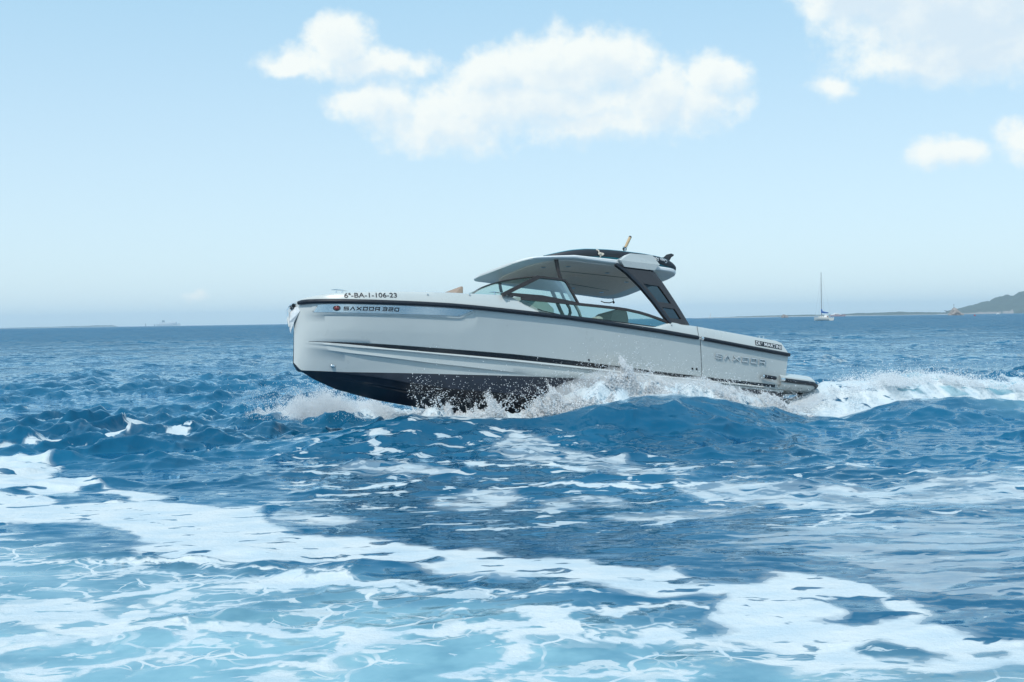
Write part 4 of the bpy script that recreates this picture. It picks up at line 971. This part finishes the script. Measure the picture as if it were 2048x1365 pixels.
def water_material():
    m_ = bpy.data.materials.new('sea_water'); m_.use_nodes = True; T = NT(m_.node_tree); T.n.clear()
    out = T.add('ShaderNodeOutputMaterial'); geo = T.add('ShaderNodeNewGeometry'); pos = geo.outputs['Position']
    att = {}
    for nm in ('foam', 'lace', 'aer', 'film'):
        a = T.add('ShaderNodeAttribute', attribute_name=nm); att[nm] = a.outputs['Fac']
    dist = T.vm('LENGTH', pos)
    flat = T.vm('MULTIPLY', pos, (1, 1, 0))
    def slopes(scale, amp, det=2, stretch=(1, 1, 1)):
        n = T.noise(T.vm('MULTIPLY', flat, stretch), scale, det, .55)
        v = T.vm('SUBTRACT', n.outputs['Color'], (.5, .5, .5)); return T.vm('SCALE', T.vm('MULTIPLY', v, (1, 1, 0)), sc=amp)
    calm = T.m('SUBTRACT', 1.0, T.m('MULTIPLY', att['aer'], .65))
    tot = slopes(8.0, T.m('MULTIPLY', calm, T.ss(dist, 8, 45, .30, .60)), 3, (.8, 1.6, 1))
    tot = T.vm('ADD', tot, slopes(26.0, T.m('MULTIPLY', calm, .07), 2))
    tot = T.vm('ADD', tot, slopes(2.2, T.m('MULTIPLY', calm, T.ss(dist, 8, 60, .75, 1.35)), 3, (.8, 1.5, 1)))
    tot = T.vm('ADD', tot, slopes(.60, T.ss(dist, 10, 130, .12, 1.45), 3, (1, 1.1, 1)))
    tot = T.vm('ADD', tot, slopes(.13, T.ss(dist, 130, 450, 0, 1.2), 4, (1, .7, 1)))
    tot = T.vm('ADD', tot, slopes(.018, T.ss(dist, 600, 2500, 0, .6), 4, (1, .4, 1)))
    tot = T.vm('ADD', tot, slopes(.007, T.ss(dist, 150, 700, 0, 1.1), 6, (2.2, 1, 1)))
    nor = T.vm('NORMALIZE', T.vm('ADD', geo.outputs['Normal'], tot))
    # colour of the body of water
    big = T.noise(flat, .22, 4, .6)
    deep = T.mix(T.ss(big.outputs['Fac'], .35, .65), (0.003, 0.072, 0.150), (0.007, 0.108, 0.210))
    milk = T.noise(flat, 1.6, 4, .6)
    aerc = T.mix(T.ss(milk.outputs['Fac'], .3, .7), (0.16, 0.335, 0.41), (0.26, 0.455, 0.52))
    aerf = T.m('MULTIPLY', att['aer'], T.ss(milk.outputs['Fac'], .2, .6, .75, 1.1), clamp=True)
    body = T.mix(aerf, deep, aerc)
    # foam: painted patches with ragged edges, plus a web of thin strands and flecks where it is old
    wr = T.noise(flat, 2.2, 2, .5); wv = T.vm('SCALE', T.vm('SUBTRACT', wr.outputs['Color'], (.5, .5, .5)), sc=.38)
    wpos = T.vm('ADD', flat, wv)
    def web(scale, w0, st=(1, 1, 1)):
        v = T.add('ShaderNodeTexVoronoi', feature='DISTANCE_TO_EDGE'); T.put(v.inputs['Vector'], T.vm('MULTIPLY', wpos, st)); v.inputs['Scale'].default_value = scale
        wd = T.m('MULTIPLY', T.m('MULTIPLY', att['lace'], att['lace']), w0)
        return T.ss(T.m('DIVIDE', v.outputs['Distance'], T.m('ADD', wd, .0008)), 1.0, .45)
    patchy = T.noise(flat, 1.3, 3, .6)
    w1 = T.m('MULTIPLY', web(1.5, .085, (1, 1.3, 1)), T.ss(patchy.outputs['Fac'], .44, .56))
    w2 = T.m('MULTIPLY', web(4.2, .11, (1, 1.2, 1)), T.ss(patchy.outputs['Fac'], .50, .62, 0, .8))
    fl = T.noise(T.vm('MULTIPLY', wpos, (.7, 1.5, 1)), 2.6, 5, .58)
    fleck = T.ss(T.m('ADD', fl.outputs['Fac'], T.m('MULTIPLY', att['lace'], .24)), .725, .755)
    old = T.ss(att['aer'], .12, .4)
    strands = T.m('MULTIPLY', T.m('MAXIMUM', T.m('MULTIPLY', T.m('MAXIMUM', w1, w2), old), T.m('MULTIPLY', fleck, .8)), T.ss(att['lace'], .08, .3))
    sf_ = T.vm('MULTIPLY', flat, (.75, 1.25, 1)); rag = T.noise(sf_, 4.5, 3, .55); rag2 = T.noise(sf_, 1.7, 3, .55)
    fm = T.m('ADD', att['foam'], T.m('MULTIPLY', T.m('SUBTRACT', rag.outputs['Fac'], .5), 1.3))
    fm = T.m('ADD', fm, T.m('MULTIPLY', T.m('SUBTRACT', rag2.outputs['Fac'], .57), 1.7))
    hol = T.noise(T.vm('MULTIPLY', wpos, (.8, 1.9, 1)), 2.8, 3, .55)
    fm = T.m('SUBTRACT', fm, T.ss(hol.outputs['Fac'], .585, .66, 0, 1.5))
    cell = T.add('ShaderNodeTexVoronoi', feature='DISTANCE_TO_EDGE'); T.put(cell.inputs['Vector'], T.vm('MULTIPLY', wpos, (.8, 1.2, 1))); cell.inputs['Scale'].default_value = 1.25
    fm = T.m('SUBTRACT', fm, T.m('MULTIPLY', T.ss(cell.outputs['Distance'], .13, .26, 0, 1.1), T.ss(att['aer'], .42, .62)))
    patch_ = T.m('ADD', T.ss(fm, -.05, .07, 0, .62), T.ss(fm, .0, .7, 0, .38))
    # thin translucent foam film spreading round the patches
    film = T.m('MULTIPLY', T.ss(fm, -.9, .2, 0, .30), T.ss(att['foam'], -.98, -.5))
    fl2 = T.noise(T.vm('MULTIPLY', wpos, (.55, 1.9, 1)), 2.3, 4, .55)
    skin_ = T.m('MULTIPLY', T.ss(T.m('ADD', fl2.outputs['Fac'], T.m('MULTIPLY', att['film'], .22)), .68, .72), T.ss(att['film'], .02, .4, 0, .42))
    foam = T.m('MAXIMUM', T.m('MAXIMUM', patch_, strands), T.m('MAXIMUM', film, skin_), clamp=True)
    fv = T.noise(sf_, 2.4, 4, .6)
    fcol = T.mix(T.ss(fv.outputs['Fac'], .3, .7), (.50, .60, .66), (.64, .68, .69))
    fin = T.noise(flat, 60.0, 3, .6)
    fcol = T.mix(T.ss(fin.outputs['Fac'], .35, .6), T.vm('SCALE', fcol, sc=.95), fcol)
    bp = T.add('ShaderNodeBump'); bp.inputs['Strength'].default_value = .5; bp.inputs['Distance'].default_value = .03
    bn = T.noise(pos, 14.0, 5, .65); T.put(bp.inputs['Height'], bn.outputs['Fac'])
    dif = T.add('ShaderNodeBsdfDiffuse'); T.put(dif.inputs[0], body); T.put(dif.inputs['Normal'], nor)
    glo = T.add('ShaderNodeBsdfGlossy'); glo.inputs[0].default_value = (.74, .91, 1, 1); T.put(glo.inputs['Roughness'], T.ss(dist, 20, 600, .06, .20)); T.put(glo.inputs['Normal'], nor)
    fr = T.add('ShaderNodeFresnel'); fr.inputs[0].default_value = 1.333; T.put(fr.inputs['Normal'], nor)
    wat = T.add('ShaderNodeMixShader'); T.put(wat.inputs[0], T.m('MULTIPLY', fr.outputs[0], T.ss(dist, 8, 200, 1.0, .48)))
    T.l.new(dif.outputs[0], wat.inputs[1]); T.l.new(glo.outputs[0], wat.inputs[2])
    fo = T.add('ShaderNodeBsdfPrincipled'); T.put(fo.inputs['Base Color'], fcol); fo.inputs['Roughness'].default_value = .75; fo.inputs['Specular IOR Level'].default_value = .25; T.put(fo.inputs['Normal'], bp.outputs[0])
    mx = T.add('ShaderNodeMixShader'); T.put(mx.inputs[0], foam); T.l.new(wat.outputs[0], mx.inputs[1]); T.l.new(fo.outputs[0], mx.inputs[2]); T.l.new(mx.outputs[0], out.inputs[0])
    return m_
me.materials.append(water_material())

# ------------------------------------------------------------------ spray: clouds of droplets thrown up by the hull
def spray_material():
    m_ = bpy.data.materials.new('spray_droplets'); m_.use_nodes = True; T = NT(m_.node_tree); T.n.clear()
    o = T.add('ShaderNodeOutputMaterial'); d = T.add('ShaderNodeBsdfDiffuse'); t = T.add('ShaderNodeBsdfTranslucent'); mx = T.add('ShaderNodeMixShader')
    d.inputs[0].default_value = (.93, .95, .96, 1); t.inputs[0].default_value = (.96, .98, 1.0, 1); mx.inputs[0].default_value = .55
    T.l.new(d.outputs[0], mx.inputs[1]); T.l.new(t.outputs[0], mx.inputs[2]); T.l.new(mx.outputs[0], o.inputs[0]); return m_
SPM = spray_material()
def droplets(name, P, R, label):
    n = len(P); base = np.array([(1, 0, 0), (-1, 0, 0), (0, 1, 0), (0, -1, 0), (0, 0, 1), (0, 0, -1)], np.float32)
    st = 1 + RNG.random((n, 1, 3)).astype(np.float32) * .8 - .3
    V = (P[:, None, :] + base[None] * R[:, None, None] * st).reshape(-1, 3).astype(np.float32)
    fc = np.array([(0, 2, 4), (2, 1, 4), (1, 3, 4), (3, 0, 4), (2, 0, 5), (1, 2, 5), (3, 1, 5), (0, 3, 5)])
    Fx = (np.arange(n)[:, None, None] * 6 + fc[None]).reshape(-1).astype(np.int32)
    me = bpy.data.meshes.new(name); me.vertices.add(len(V)); me.vertices.foreach_set('co', V.ravel())
    me.loops.add(len(Fx)); me.loops.foreach_set('vertex_index', Fx); k = len(Fx) // 3; me.polygons.add(k)
    me.polygons.foreach_set('loop_start', (np.arange(k) * 3).astype(np.int32)); me.polygons.foreach_set('use_smooth', np.ones(k, bool)); me.update(calc_edges=True)
    me.materials.append(SPM); o = bpy.data.objects.new(name, me); COL.objects.link(o); tag(o, label, 'spray', kind='stuff'); return o
def clumpy(P, thr, sc=1.0):
    v = samp(TN, P[:, 0] * sc * 3 + P[:, 1], P[:, 2] * sc * 3 + P[:, 1] * .7) * .6 + samp(TN2, P[:, 0] * sc * 1.6 + P[:, 2], P[:, 2] * sc * 1.6 - P[:, 1]) * .7
    return v > thr
# along the port side
def side_spray():
    n = 1300000; X = RNG.uniform(-1.6, 5.3, n); t = RNG.random(n); v = RNG.beta(1.0, 2.3, n) * 1.12
    bot = np.interp(X, RX, RZ); top = np.interp(X, TX, TZ); wob = 1 + .09 * samp(TN, X * 2.4, X * 0 + 3) + .07 * samp(TN2, X * 1.5, X * 0 + 7)
    Z = bot - .06 + v * (top * wob - bot + .06)
    Y = ridge_y(X) + .12 + .55 * t + .25 * v
    P = np.stack([X, Y, Z], -1)
    dens = np.interp(X, [-1.6, -1.4, -1.0, -.4, .3, .8, 1.4, 2.2, 2.8, 3.6, 4.6, 5.3], [.2, .5, .18, .16, .30, .70, 1, 1, .8, .65, .55, .35])
    keep = (RNG.random(n) < dens) & clumpy(P, .15 + 1.5 * v - .9 * dens * (1 - v), 1.2)
    P = P[keep]; v = v[keep]; R = np.clip(RNG.lognormal(math.log(.0042), .42, len(P)) * (1 + .5 * (1 - v)), .0025, .014)
    m2 = 3200; X = RNG.uniform(-1.6, 5.4, m2); top = np.interp(X, TX, TZ); bot = np.interp(X, RX, RZ)
    P2 = np.stack([X, ridge_y(X) + RNG.uniform(-.3, .8, m2), bot + (top - bot) * RNG.uniform(.5, 1.0, m2) + RNG.exponential(.14, m2)], -1)
    R2_ = np.clip(RNG.lognormal(math.log(.0042), .4, m2), .0025, .010)
    # strings of drops flung outwards in arcs
    S = []; SR = []
    for i in range(150):
        x0 = RNG.uniform(-1.6, 5.0); b_ = float(np.interp(x0, RX, RZ)); tt = float(np.interp(x0, TX, TZ)); vx, vz = RNG.uniform(-.5, .7), (tt - b_) * RNG.uniform(.5, 1.15); y0 = float(ridge_y(x0)) + RNG.uniform(.1, .6)
        for q in np.linspace(0, 1, 26):
            S.append((x0 + vx * q * .6 + RNG.normal(0, .010), y0 - .3 * q, b_ + vz * (2 * q - q * q * 1.1) + RNG.normal(0, .010))); SR.append(.014 * (1 - .6 * q) * RNG.uniform(.5, 1.2))
    droplets('spray', np.concatenate([P, P2, np.array(S)]), np.concatenate([R, R2_, np.array(SR)]), 'white spray bursting up along the port side of the grey motor boat')
side_spray()
def bow_spray():
    n = 200000; X = RNG.normal(-3.1, .95, n); X = np.where(X > -.9, -3.0 - (X + .9), X); v = RNG.beta(1, 2.6, n)
    H = .56 * np.exp(-((X + 3.5) / 1.0) ** 2) + .16
    P = np.stack([X, 22.9 - .25 * (X + 3.3) + RNG.normal(0, .35, n), .10 + v * H], -1)
    k = clumpy(P, -.5 + 1.6 * v, 1.0) & (X > -5.0); P = P[k]; R = np.clip(RNG.lognormal(math.log(.0040), .4, len(P)), .0025, .012)
    m2 = 1500; X = RNG.normal(-4.0, .55, m2); P2 = np.stack([X, RNG.normal(22.9, .4, m2), .35 + RNG.exponential(.16, m2)], -1)
    droplets('spray', np.concatenate([P, P2]), np.concatenate([R, np.full(m2, .0055)]), 'white spray low on the water ahead of the boat stem')
bow_spray()
def wake_spray():
    n = 220000; X = RNG.uniform(5.0, 13, n); v = RNG.beta(1, 3.4, n); H = np.interp(X, WX, WZ)
    P = np.stack([X, ridge_y(X) + 1.4 + RNG.normal(0, .5, n), H * (.80 + .34 * v) + .06 * v], -1)
    k = clumpy(P, -.1 + 1.2 * v, 1.0); P = P[k]; R = np.clip(RNG.lognormal(math.log(.0045), .4, len(P)), .0025, .013)
    m2 = 900; X = RNG.uniform(6.0, 10.5, m2); P2 = np.stack([X, ridge_y(X) + 1.5 + RNG.normal(0, .4, m2), np.interp(X, WX, WZ) + RNG.exponential(.09, m2)], -1)
    n3 = 22000; X = RNG.uniform(4.2, 6.4, n3); v = RNG.beta(1, 1.8, n3); P3 = np.stack([X, ridge_y(X) + RNG.uniform(.5, 1.8, n3), .02 + v * .45], -1); P3 = P3[clumpy(P3, .1 + v, 1.4)]
    droplets('spray', np.concatenate([P, P2, P3]), np.concatenate([R, np.full(m2, .0065), np.full(len(P3), .008)]), 'white spray over the churned wake behind the boat stern')
wake_spray()

# fine mist hanging in the spray: lens shaped bodies of thin even volume, so that they fade towards their edges
mist_m = bpy.data.materials.new('spray_mist_air'); mist_m.use_nodes = True; T_ = NT(mist_m.node_tree); T_.n.clear()
o_ = T_.add('ShaderNodeOutputMaterial'); v_ = T_.add('ShaderNodeVolumeScatter'); v_.inputs['Color'].default_value = (.97, .985, 1, 1); v_.inputs['Density'].default_value = 2.0; v_.inputs['Anisotropy'].default_value = 0.0
T_.l.new(v_.outputs[0], o_.inputs['Volume'])
def mist(label, x0, x1, cy, zlo, zhi, ry):
    n, k = 140, 28; V = []
    for i in range(n):
        t = i / (n - 1); X = x0 + (x1 - x0) * t; e = max(0, 1 - (2 * t - 1) ** 4) ** .5
        z0, z1 = zlo(X), zhi(X); zc, rz = (z0 + z1) / 2, max(.01, (z1 - z0) / 2) * e
        for j in range(k):
            a = 2 * math.pi * j / k; nz = float(samp(TN, np.array([X * 1.6]), np.array([math.sin(a) * .8 + 2]))[0]) * .10 + float(samp(TN2, np.array([X * 1.3]), np.array([math.sin(a) * 1.2 + 2]))[0]) * .05
            V.append((X, cy(X) + ry * e * math.cos(a) * (1 + nz), zc + rz * math.sin(a) * (1 + nz * (math.sin(a) > -.2))))
    F = [(i * k + j, i * k + (j + 1) % k, (i + 1) * k + (j + 1) % k, (i + 1) * k + j) for i in range(n - 1) for j in range(k)] + [tuple(range(k)), tuple((n - 1) * k + j for j in reversed(range(k)))]
    m = MB(); m.raw(V, F); tag(m.build('spray_mist', mist_m, angle=180), label, 'spray', kind='stuff')
mist('soft white mist in the spray beside the grey motor boat', .2, 5.2, lambda X: float(ridge_y(X)) + .5, lambda X: float(np.interp(X, RX, RZ)) - .05, lambda X: float(np.interp(X, RX, RZ) + .88 * (np.interp(X, TX, TZ) - np.interp(X, RX, RZ))), .30)
mist('soft white mist under the bow of the grey motor boat', -4.6, -1.4, lambda X: 22.8 - .25 * (X + 3.3), lambda X: .0, lambda X: .16 + .30 * math.exp(-((X + 3.2) / 1.0) ** 2), .35)
# ------------------------------------------------------------------ far things, placed by bearing (radians from straight ahead) and distance
def bear(px): return math.atan((px - 1024) / FOC)
def spot(px, d): return Vector((math.tan(bear(px)) * d, d, 0))
far = dict(
    sand=mat('pale_sand', (.52, .48, .43), .9, noise=(.02, .1)), rock=mat('pinkish_rock', (.27, .24, .22), .95, noise=(.25, .35), bump=(.6, 1)),
    scrub=mat('green_scrub', (.062, .080, .062), .95, noise=(.05, .35)), hull=mat('cream_hull', (.74, .72, .66), .4), bluec=mat('blue_sail_cover', (.015, .10, .33), .8),
    mast=mat('grey_mast', (.30, .31, .32), .4, metal=.4), redh=mat('red_hull_paint', (.50, .30, .30), .4), ship=mat('ferry_paint', (.62, .66, .68), .5), shipd=mat('ferry_funnel', (.10, .16, .18), .5), redb=mat('red_buoy', (.30, .02, .03), .5))
def land(name, px0, px1, d, depth, hf, n=160, rows=24, seed=1, rockfrac=.0):
    """strip of rising ground between two bearings; hf(px) gives its crest height"""
    g = np.random.default_rng(seed); T_ = fft_tile(256, 800., 12, 300, 1.0, 0, 0, seed + 30, 3.0)
    V = []; us = np.linspace(px0, px1, n)
    for j in range(rows):
        q = j / (rows - 1)
        for px in us:
            D = d + depth * q; p = spot(px, D); H = hf(px)
            w = float(samp(T_, np.array([p.x]), np.array([p.y * 1.3]))[0])
            prof = (math.sin(min(1, q / .6) * math.pi / 2) ** .8) * (1 if q < .6 else 1 - (q - .6) / .4 * .9)
            V.append((p.x, D + 10 * w * (q < .2) * rockfrac, -1.0 + (H + 1) * prof * (1 + .10 * w) + (rockfrac * 2.2 if 0 < q < .15 else 0) * max(0, .5 + w)))
    F = [(j * n + i, j * n + i + 1, (j + 1) * n + i + 1, (j + 1) * n + i) for j in range(rows - 1) for i in range(n - 1)]
    me = bpy.data.meshes.new(name); me.from_pydata(V, [], F); me.materials.append(far['scrub']); me.materials.append(far['rock' if rockfrac else 'sand'])
    for p in me.polygons: p.material_index = 1 if p.center.z < ((3.4 + 3.5 * math.sin(p.center.x * .03) ** 2) if rockfrac else 1.3) else 0
    me.shade_smooth(); o = bpy.data.objects.new(name, me); COL.objects.link(o); return tag(o, kind='structure')
land('headland', 1895, 3100, 4200, 900, itp([(1895, 13), (1930, 24), (1968, 39), (2000, 57), (2048, 75), (2150, 110), (2300, 118), (2500, 95), (2800, 50), (3000, 14), (3100, 0)]), n=300, seed=3, rockfrac=1)
land('low_shore', 1385, 1905, 4200, 500, itp([(1385, .5), (1420, 2), (1500, 4), (1560, 6), (1600, 6), (1660, 6), (1700, 7), (1720, 10), (1760, 9), (1800, 11), (1850, 9), (1905, 8)]), seed=5)
land('distant_coast', -700, 236, 8600, 700, itp([(-700, 20), (0, 4), (100, 7), (150, 9), (200, 11), (225, 12), (236, 2)]), seed=7)
def islet(px, d, w, h, seed, label, prof):
    g = np.random.default_rng(seed); bm = bmesh.new(); bmesh.ops.create_icosphere(bm, subdivisions=4, radius=1)
    c = spot(px, d)
    for v in bm.verts:
        n_ = math.sin(v.co.x * 5 + seed) * .10 + math.sin(v.co.y * 7 + v.co.z * 6) * .08 + g.normal(0, .025)
        top = float(np.interp(v.co.x, prof[0], prof[1]))
        v.co = Vector((v.co.x * w / 2 * (1 + n_ * .4), v.co.y * w * .35 * (1 + n_), (max(-.1, v.co.z) ** .8 if v.co.z > 0 else v.co.z * .3) * h * top * (1 + n_)))
    me = bpy.data.meshes.new('rock_islet'); bm.to_mesh(me); bm.free(); me.materials.append(far['rock']); o = bpy.data.objects.new('rock_islet', me); COL.objects.link(o); o.location = c
    return tag(o, label, 'rock')
islet(1570, 1750, 10.5, 4.6, 4, 'small bare rock standing in the sea to the left of the sailing yacht', ([-1, -.5, 0, .4, 1], [.8, .95, 1, .9, .5]))
islet(1912, 1500, 19.5, 8.6, 9, 'larger rocky islet with a thin beacon on top below the headland', ([-1, -.5, -.2, .25, .5, 1], [.45, .7, 1, .95, .5, .25]))
bc = empty('beacon', spot(1908.5, 1500) + Vector((0, 0, 7.6))); tag(bc, 'thin dark beacon mast on the larger rocky islet', 'beacon')
MB().tube([(0, 0, -1), (0, 0, 5.2)], [.55, .22], 8).build('mast', far['mast'], bc); MB().ball((0, 0, 5.6), .5).build('lamp', far['mast'], bc)
# moored sailing yacht
def hull_mesh(L, B, H, mi, parent, name='hull', seg=14):
    m = MB(); rows = []
    for i in range(seg + 1):
        t = i / seg; x = (t - .5) * L; b_ = B / 2 * math.sin(math.pi * min(1, .32 + .68 * (1 - t) * 1.0)) ** .7 if t > .0 else B / 2 * .82
        b_ = B / 2 * (1 - max(0, (t - .45) / .55) ** 2.2) * (.80 + .2 * min(1, t / .4)); zt = H * (1 + .18 * t * t)
        rows.append([(x + .06 * L * (t > .9) * 1, y, z) for y, z in ((b_, zt), (b_ * .97, H * .5), (b_ * .7, -.1), (0, -.4), (-b_ * .7, -.1), (-b_ * .97, H * .5), (-b_, zt))])
    for a in range(seg): m.raw(rows[a] + rows[a + 1], [(j, j + 1, 8 + j, 7 + j) for j in range(6)] + [(0, 7, 13, 6)])
    m.raw(rows[0], [tuple(range(7))]); return m.build(name, mi, parent, angle=50)
yd = 470
ya = empty('sailing_yacht', spot(1647, yd), (0, 0, R_(180 - 66))); tag(ya, 'white sailing yacht at anchor with bare tall mast and blue sail cover', 'sailing yacht')
hull_mesh(9.8, 3.1, 1.15, far['hull'], ya)
m = MB(); m.box((-.3, 0, 1.45), (4.2, 1.9, .6), bev=.2); m.box((-1.9, 0, 1.9), (.2, 1.8, .7)); m.build('cabin', Mt['white'], ya)
for wx_ in (-1.2, 0, 1.0): MB().box((wx_, .96, 1.50), (.6, .03, .2)).build('window', Mt['black'], ya)
MB().tube([(1.0, 0, 1.2), (1.0, 0, 18.6)], [.16, .10], 8).build('mast', far['mast'], ya)
MB().tube([(1.0, 0, 3.0), (-3.4, 0, 2.9)], [.10, .10], 8).build('boom', far['mast'], ya)
m = MB(); m.prism([(1.05, .16, 2.9), (1.12, .16, 4.6), (.85, .16, 4.4), (.5, .16, 3.65), (-1.2, .16, 3.35), (-2.9, .16, 3.1), (-3.3, .16, 2.85), (-2.6, .16, 2.75)], (0, -.32, 0)); m.build('sail_cover', far['bluec'], ya, bevel=.05)
m = MB()
for a, b_ in (((5.0, 0, 1.4), (1.0, 0, 17.5)), ((-4.8, 0, 1.3), (1.0, 0, 18.4)), ((1.0, 1.4, 1.2), (1.0, 0, 16)), ((1.0, -1.4, 1.2), (1.0, 0, 16))): m.tube([a, b_], .018, 4)
m.build('rigging', far['mast'], ya)
m = MB(); m.tube([(-4.7, 1.2, 1.2), (-4.7, 1.2, 1.9), (-4.7, -1.2, 1.9), (-4.7, -1.2, 1.2)], .03, 5); m.build('stern_rail', Mt['steel'], ya); m = MB(); m.tube([(3.6, .9, 1.2), (3.6, .9, 1.95), (4.5, .5, 2.0), (4.9, 0, 1.9), (4.5, -.5, 2.0), (3.6, -.9, 1.95), (3.6, -.9, 1.2)], .03, 5); m.build('bow_rail', Mt['steel'], ya)
MB().box((-4.3, 1.3, 1.5), (.5, .15, .5), bev=.05).build('life_ring', Mt['red'], ya)
# far motor yacht with a raked dark red stern quarter
my = empty('motor_yacht', spot(1676, 2500), (0, 0, R_(8))); tag(my, 'distant white and red motor yacht just right of the sailing yacht', 'motor yacht')
hull_mesh(30, 6.5, 3.4, far['redh'], my)
m = MB(); m.prism([(-14, 2.8, 3.3), (9, 2.8, 3.6), (5, 2.8, 5.2), (-10, 2.8, 5.4)], (0, -5.6, 0)); m.build('deckhouse', Mt['white'], my)
m = MB(); m.prism([(-8, 2.2, 5.3), (2, 2.2, 5.3), (-1, 2.2, 7.2), (-6, 2.2, 7.4)], (0, -4.4, 0)); m.build('flybridge', Mt['white'], my)
m = MB(); m.prism([(-8, 2.85, 4.0), (4, 2.85, 4.2), (3, 2.85, 4.8), (-7.4, 2.85, 4.9)], (0, -5.7, 0)); m.build('window', Mt['black'], my)
# tiny sail and small white boat, buoy
sb = empty('small_sailboat', spot(1422, 2600), (0, 0, R_(20))); tag(sb, 'tiny white sailboat off the low shore just right of the boat pillar', 'sailboat')
hull_mesh(9, 3, 1.3, Mt['white'], sb); MB().tube([(.5, 0, 1), (.5, 0, 13)], .12, 6).build('mast', far['mast'], sb)
m = MB(); m.prism([(.4, .05, 2), (.4, .05, 12.6), (-3.4, .05, 2.2)], (0, -.1, 0)); m.build('sail', Mt['white'], sb)
wb = empty('small_boat', spot(1997, 1900), (0, 0, R_(15))); tag(wb, 'tiny white boat lying close under the headland rocks', 'boat')
hull_mesh(6.5, 2.6, 1.3, Mt['white'], wb); MB().box((-.3, 0, 1.6), (2.2, 1.6, 1.0), bev=.2).build('cabin', Mt['white'], wb)
bu = empty('marker_buoy', spot(1950, 900)); tag(bu, 'tiny dark red buoy floating off the headland', 'buoy')
MB().ball((0, 0, .25), .7).tube([(0, 0, .8), (0, 0, 1.5)], .12, 8).build('float', far['redb'], bu)
# ferry hull down on the left
fe = empty('ferry', spot(336, 7200), (0, 0, R_(4))); tag(fe, 'hazy blue grey passenger ferry with a dark funnel on the left horizon', 'ferry')
hull_mesh(132, 22, 13, far['ship'], fe, seg=20)
m = MB(); m.box((2, 0, 17), (96, 20, 9), bev=1); m.build('deckhouse', far['ship'], fe); MB().box((18, 0, 23), (66, 18, 5), bev=1).build('upper_deck', far['ship'], fe)
m = MB(); m.prism([(-32, 4, 21), (-16, 4, 21), (-18, 4, 33), (-31, 4, 34)], (0, -8, 0)); m.build('funnel', far['shipd'], fe); MB().tube([(30, 0, 25), (30, 0, 32)], 1.0, 8).build('mast', far['ship'], fe)
for px, d, h, lb in ((292, 6800, 17, 'tiny grey sea mark left of the ferry on the horizon'), (310, 6900, 12, 'tiny dark sea mark close to the ferry stern')):
    b2 = empty('sea_mark', spot(px, d)); tag(b2, lb, 'sea mark', 'sea marks near the ferry'); MB().tube([(0, 0, -1), (0, 0, h)], [3.0, 1.4], 8).build('tower', far['shipd'], b2)

# ------------------------------------------------------------------ sea haze
def haze():
    x, y0, y1, z0, z1 = 12600, -12600, 12600, -3, 125
    m = MB(); m.box((0, 0, (z0 + z1) / 2), (2 * x, y1 - y0, z1 - z0)); 
    mm = bpy.data.materials.new('haze_air'); mm.use_nodes = True; T = NT(mm.node_tree); T.n.clear()
    o = T.add('ShaderNodeOutputMaterial'); v = T.add('ShaderNodeVolumePrincipled'); v.inputs['Color'].default_value = (.80, .93, 1, 1); v.inputs['Density'].default_value = HAZE; v.inputs['Anisotropy'].default_value = .2
    T.l.new(v.outputs[0], o.inputs['Volume'])
    h = m.build('haze', mm, smooth=False); tag(h, 'thin pale sea haze', 'haze', kind='stuff')
HAZE = 1.0e-4
haze()
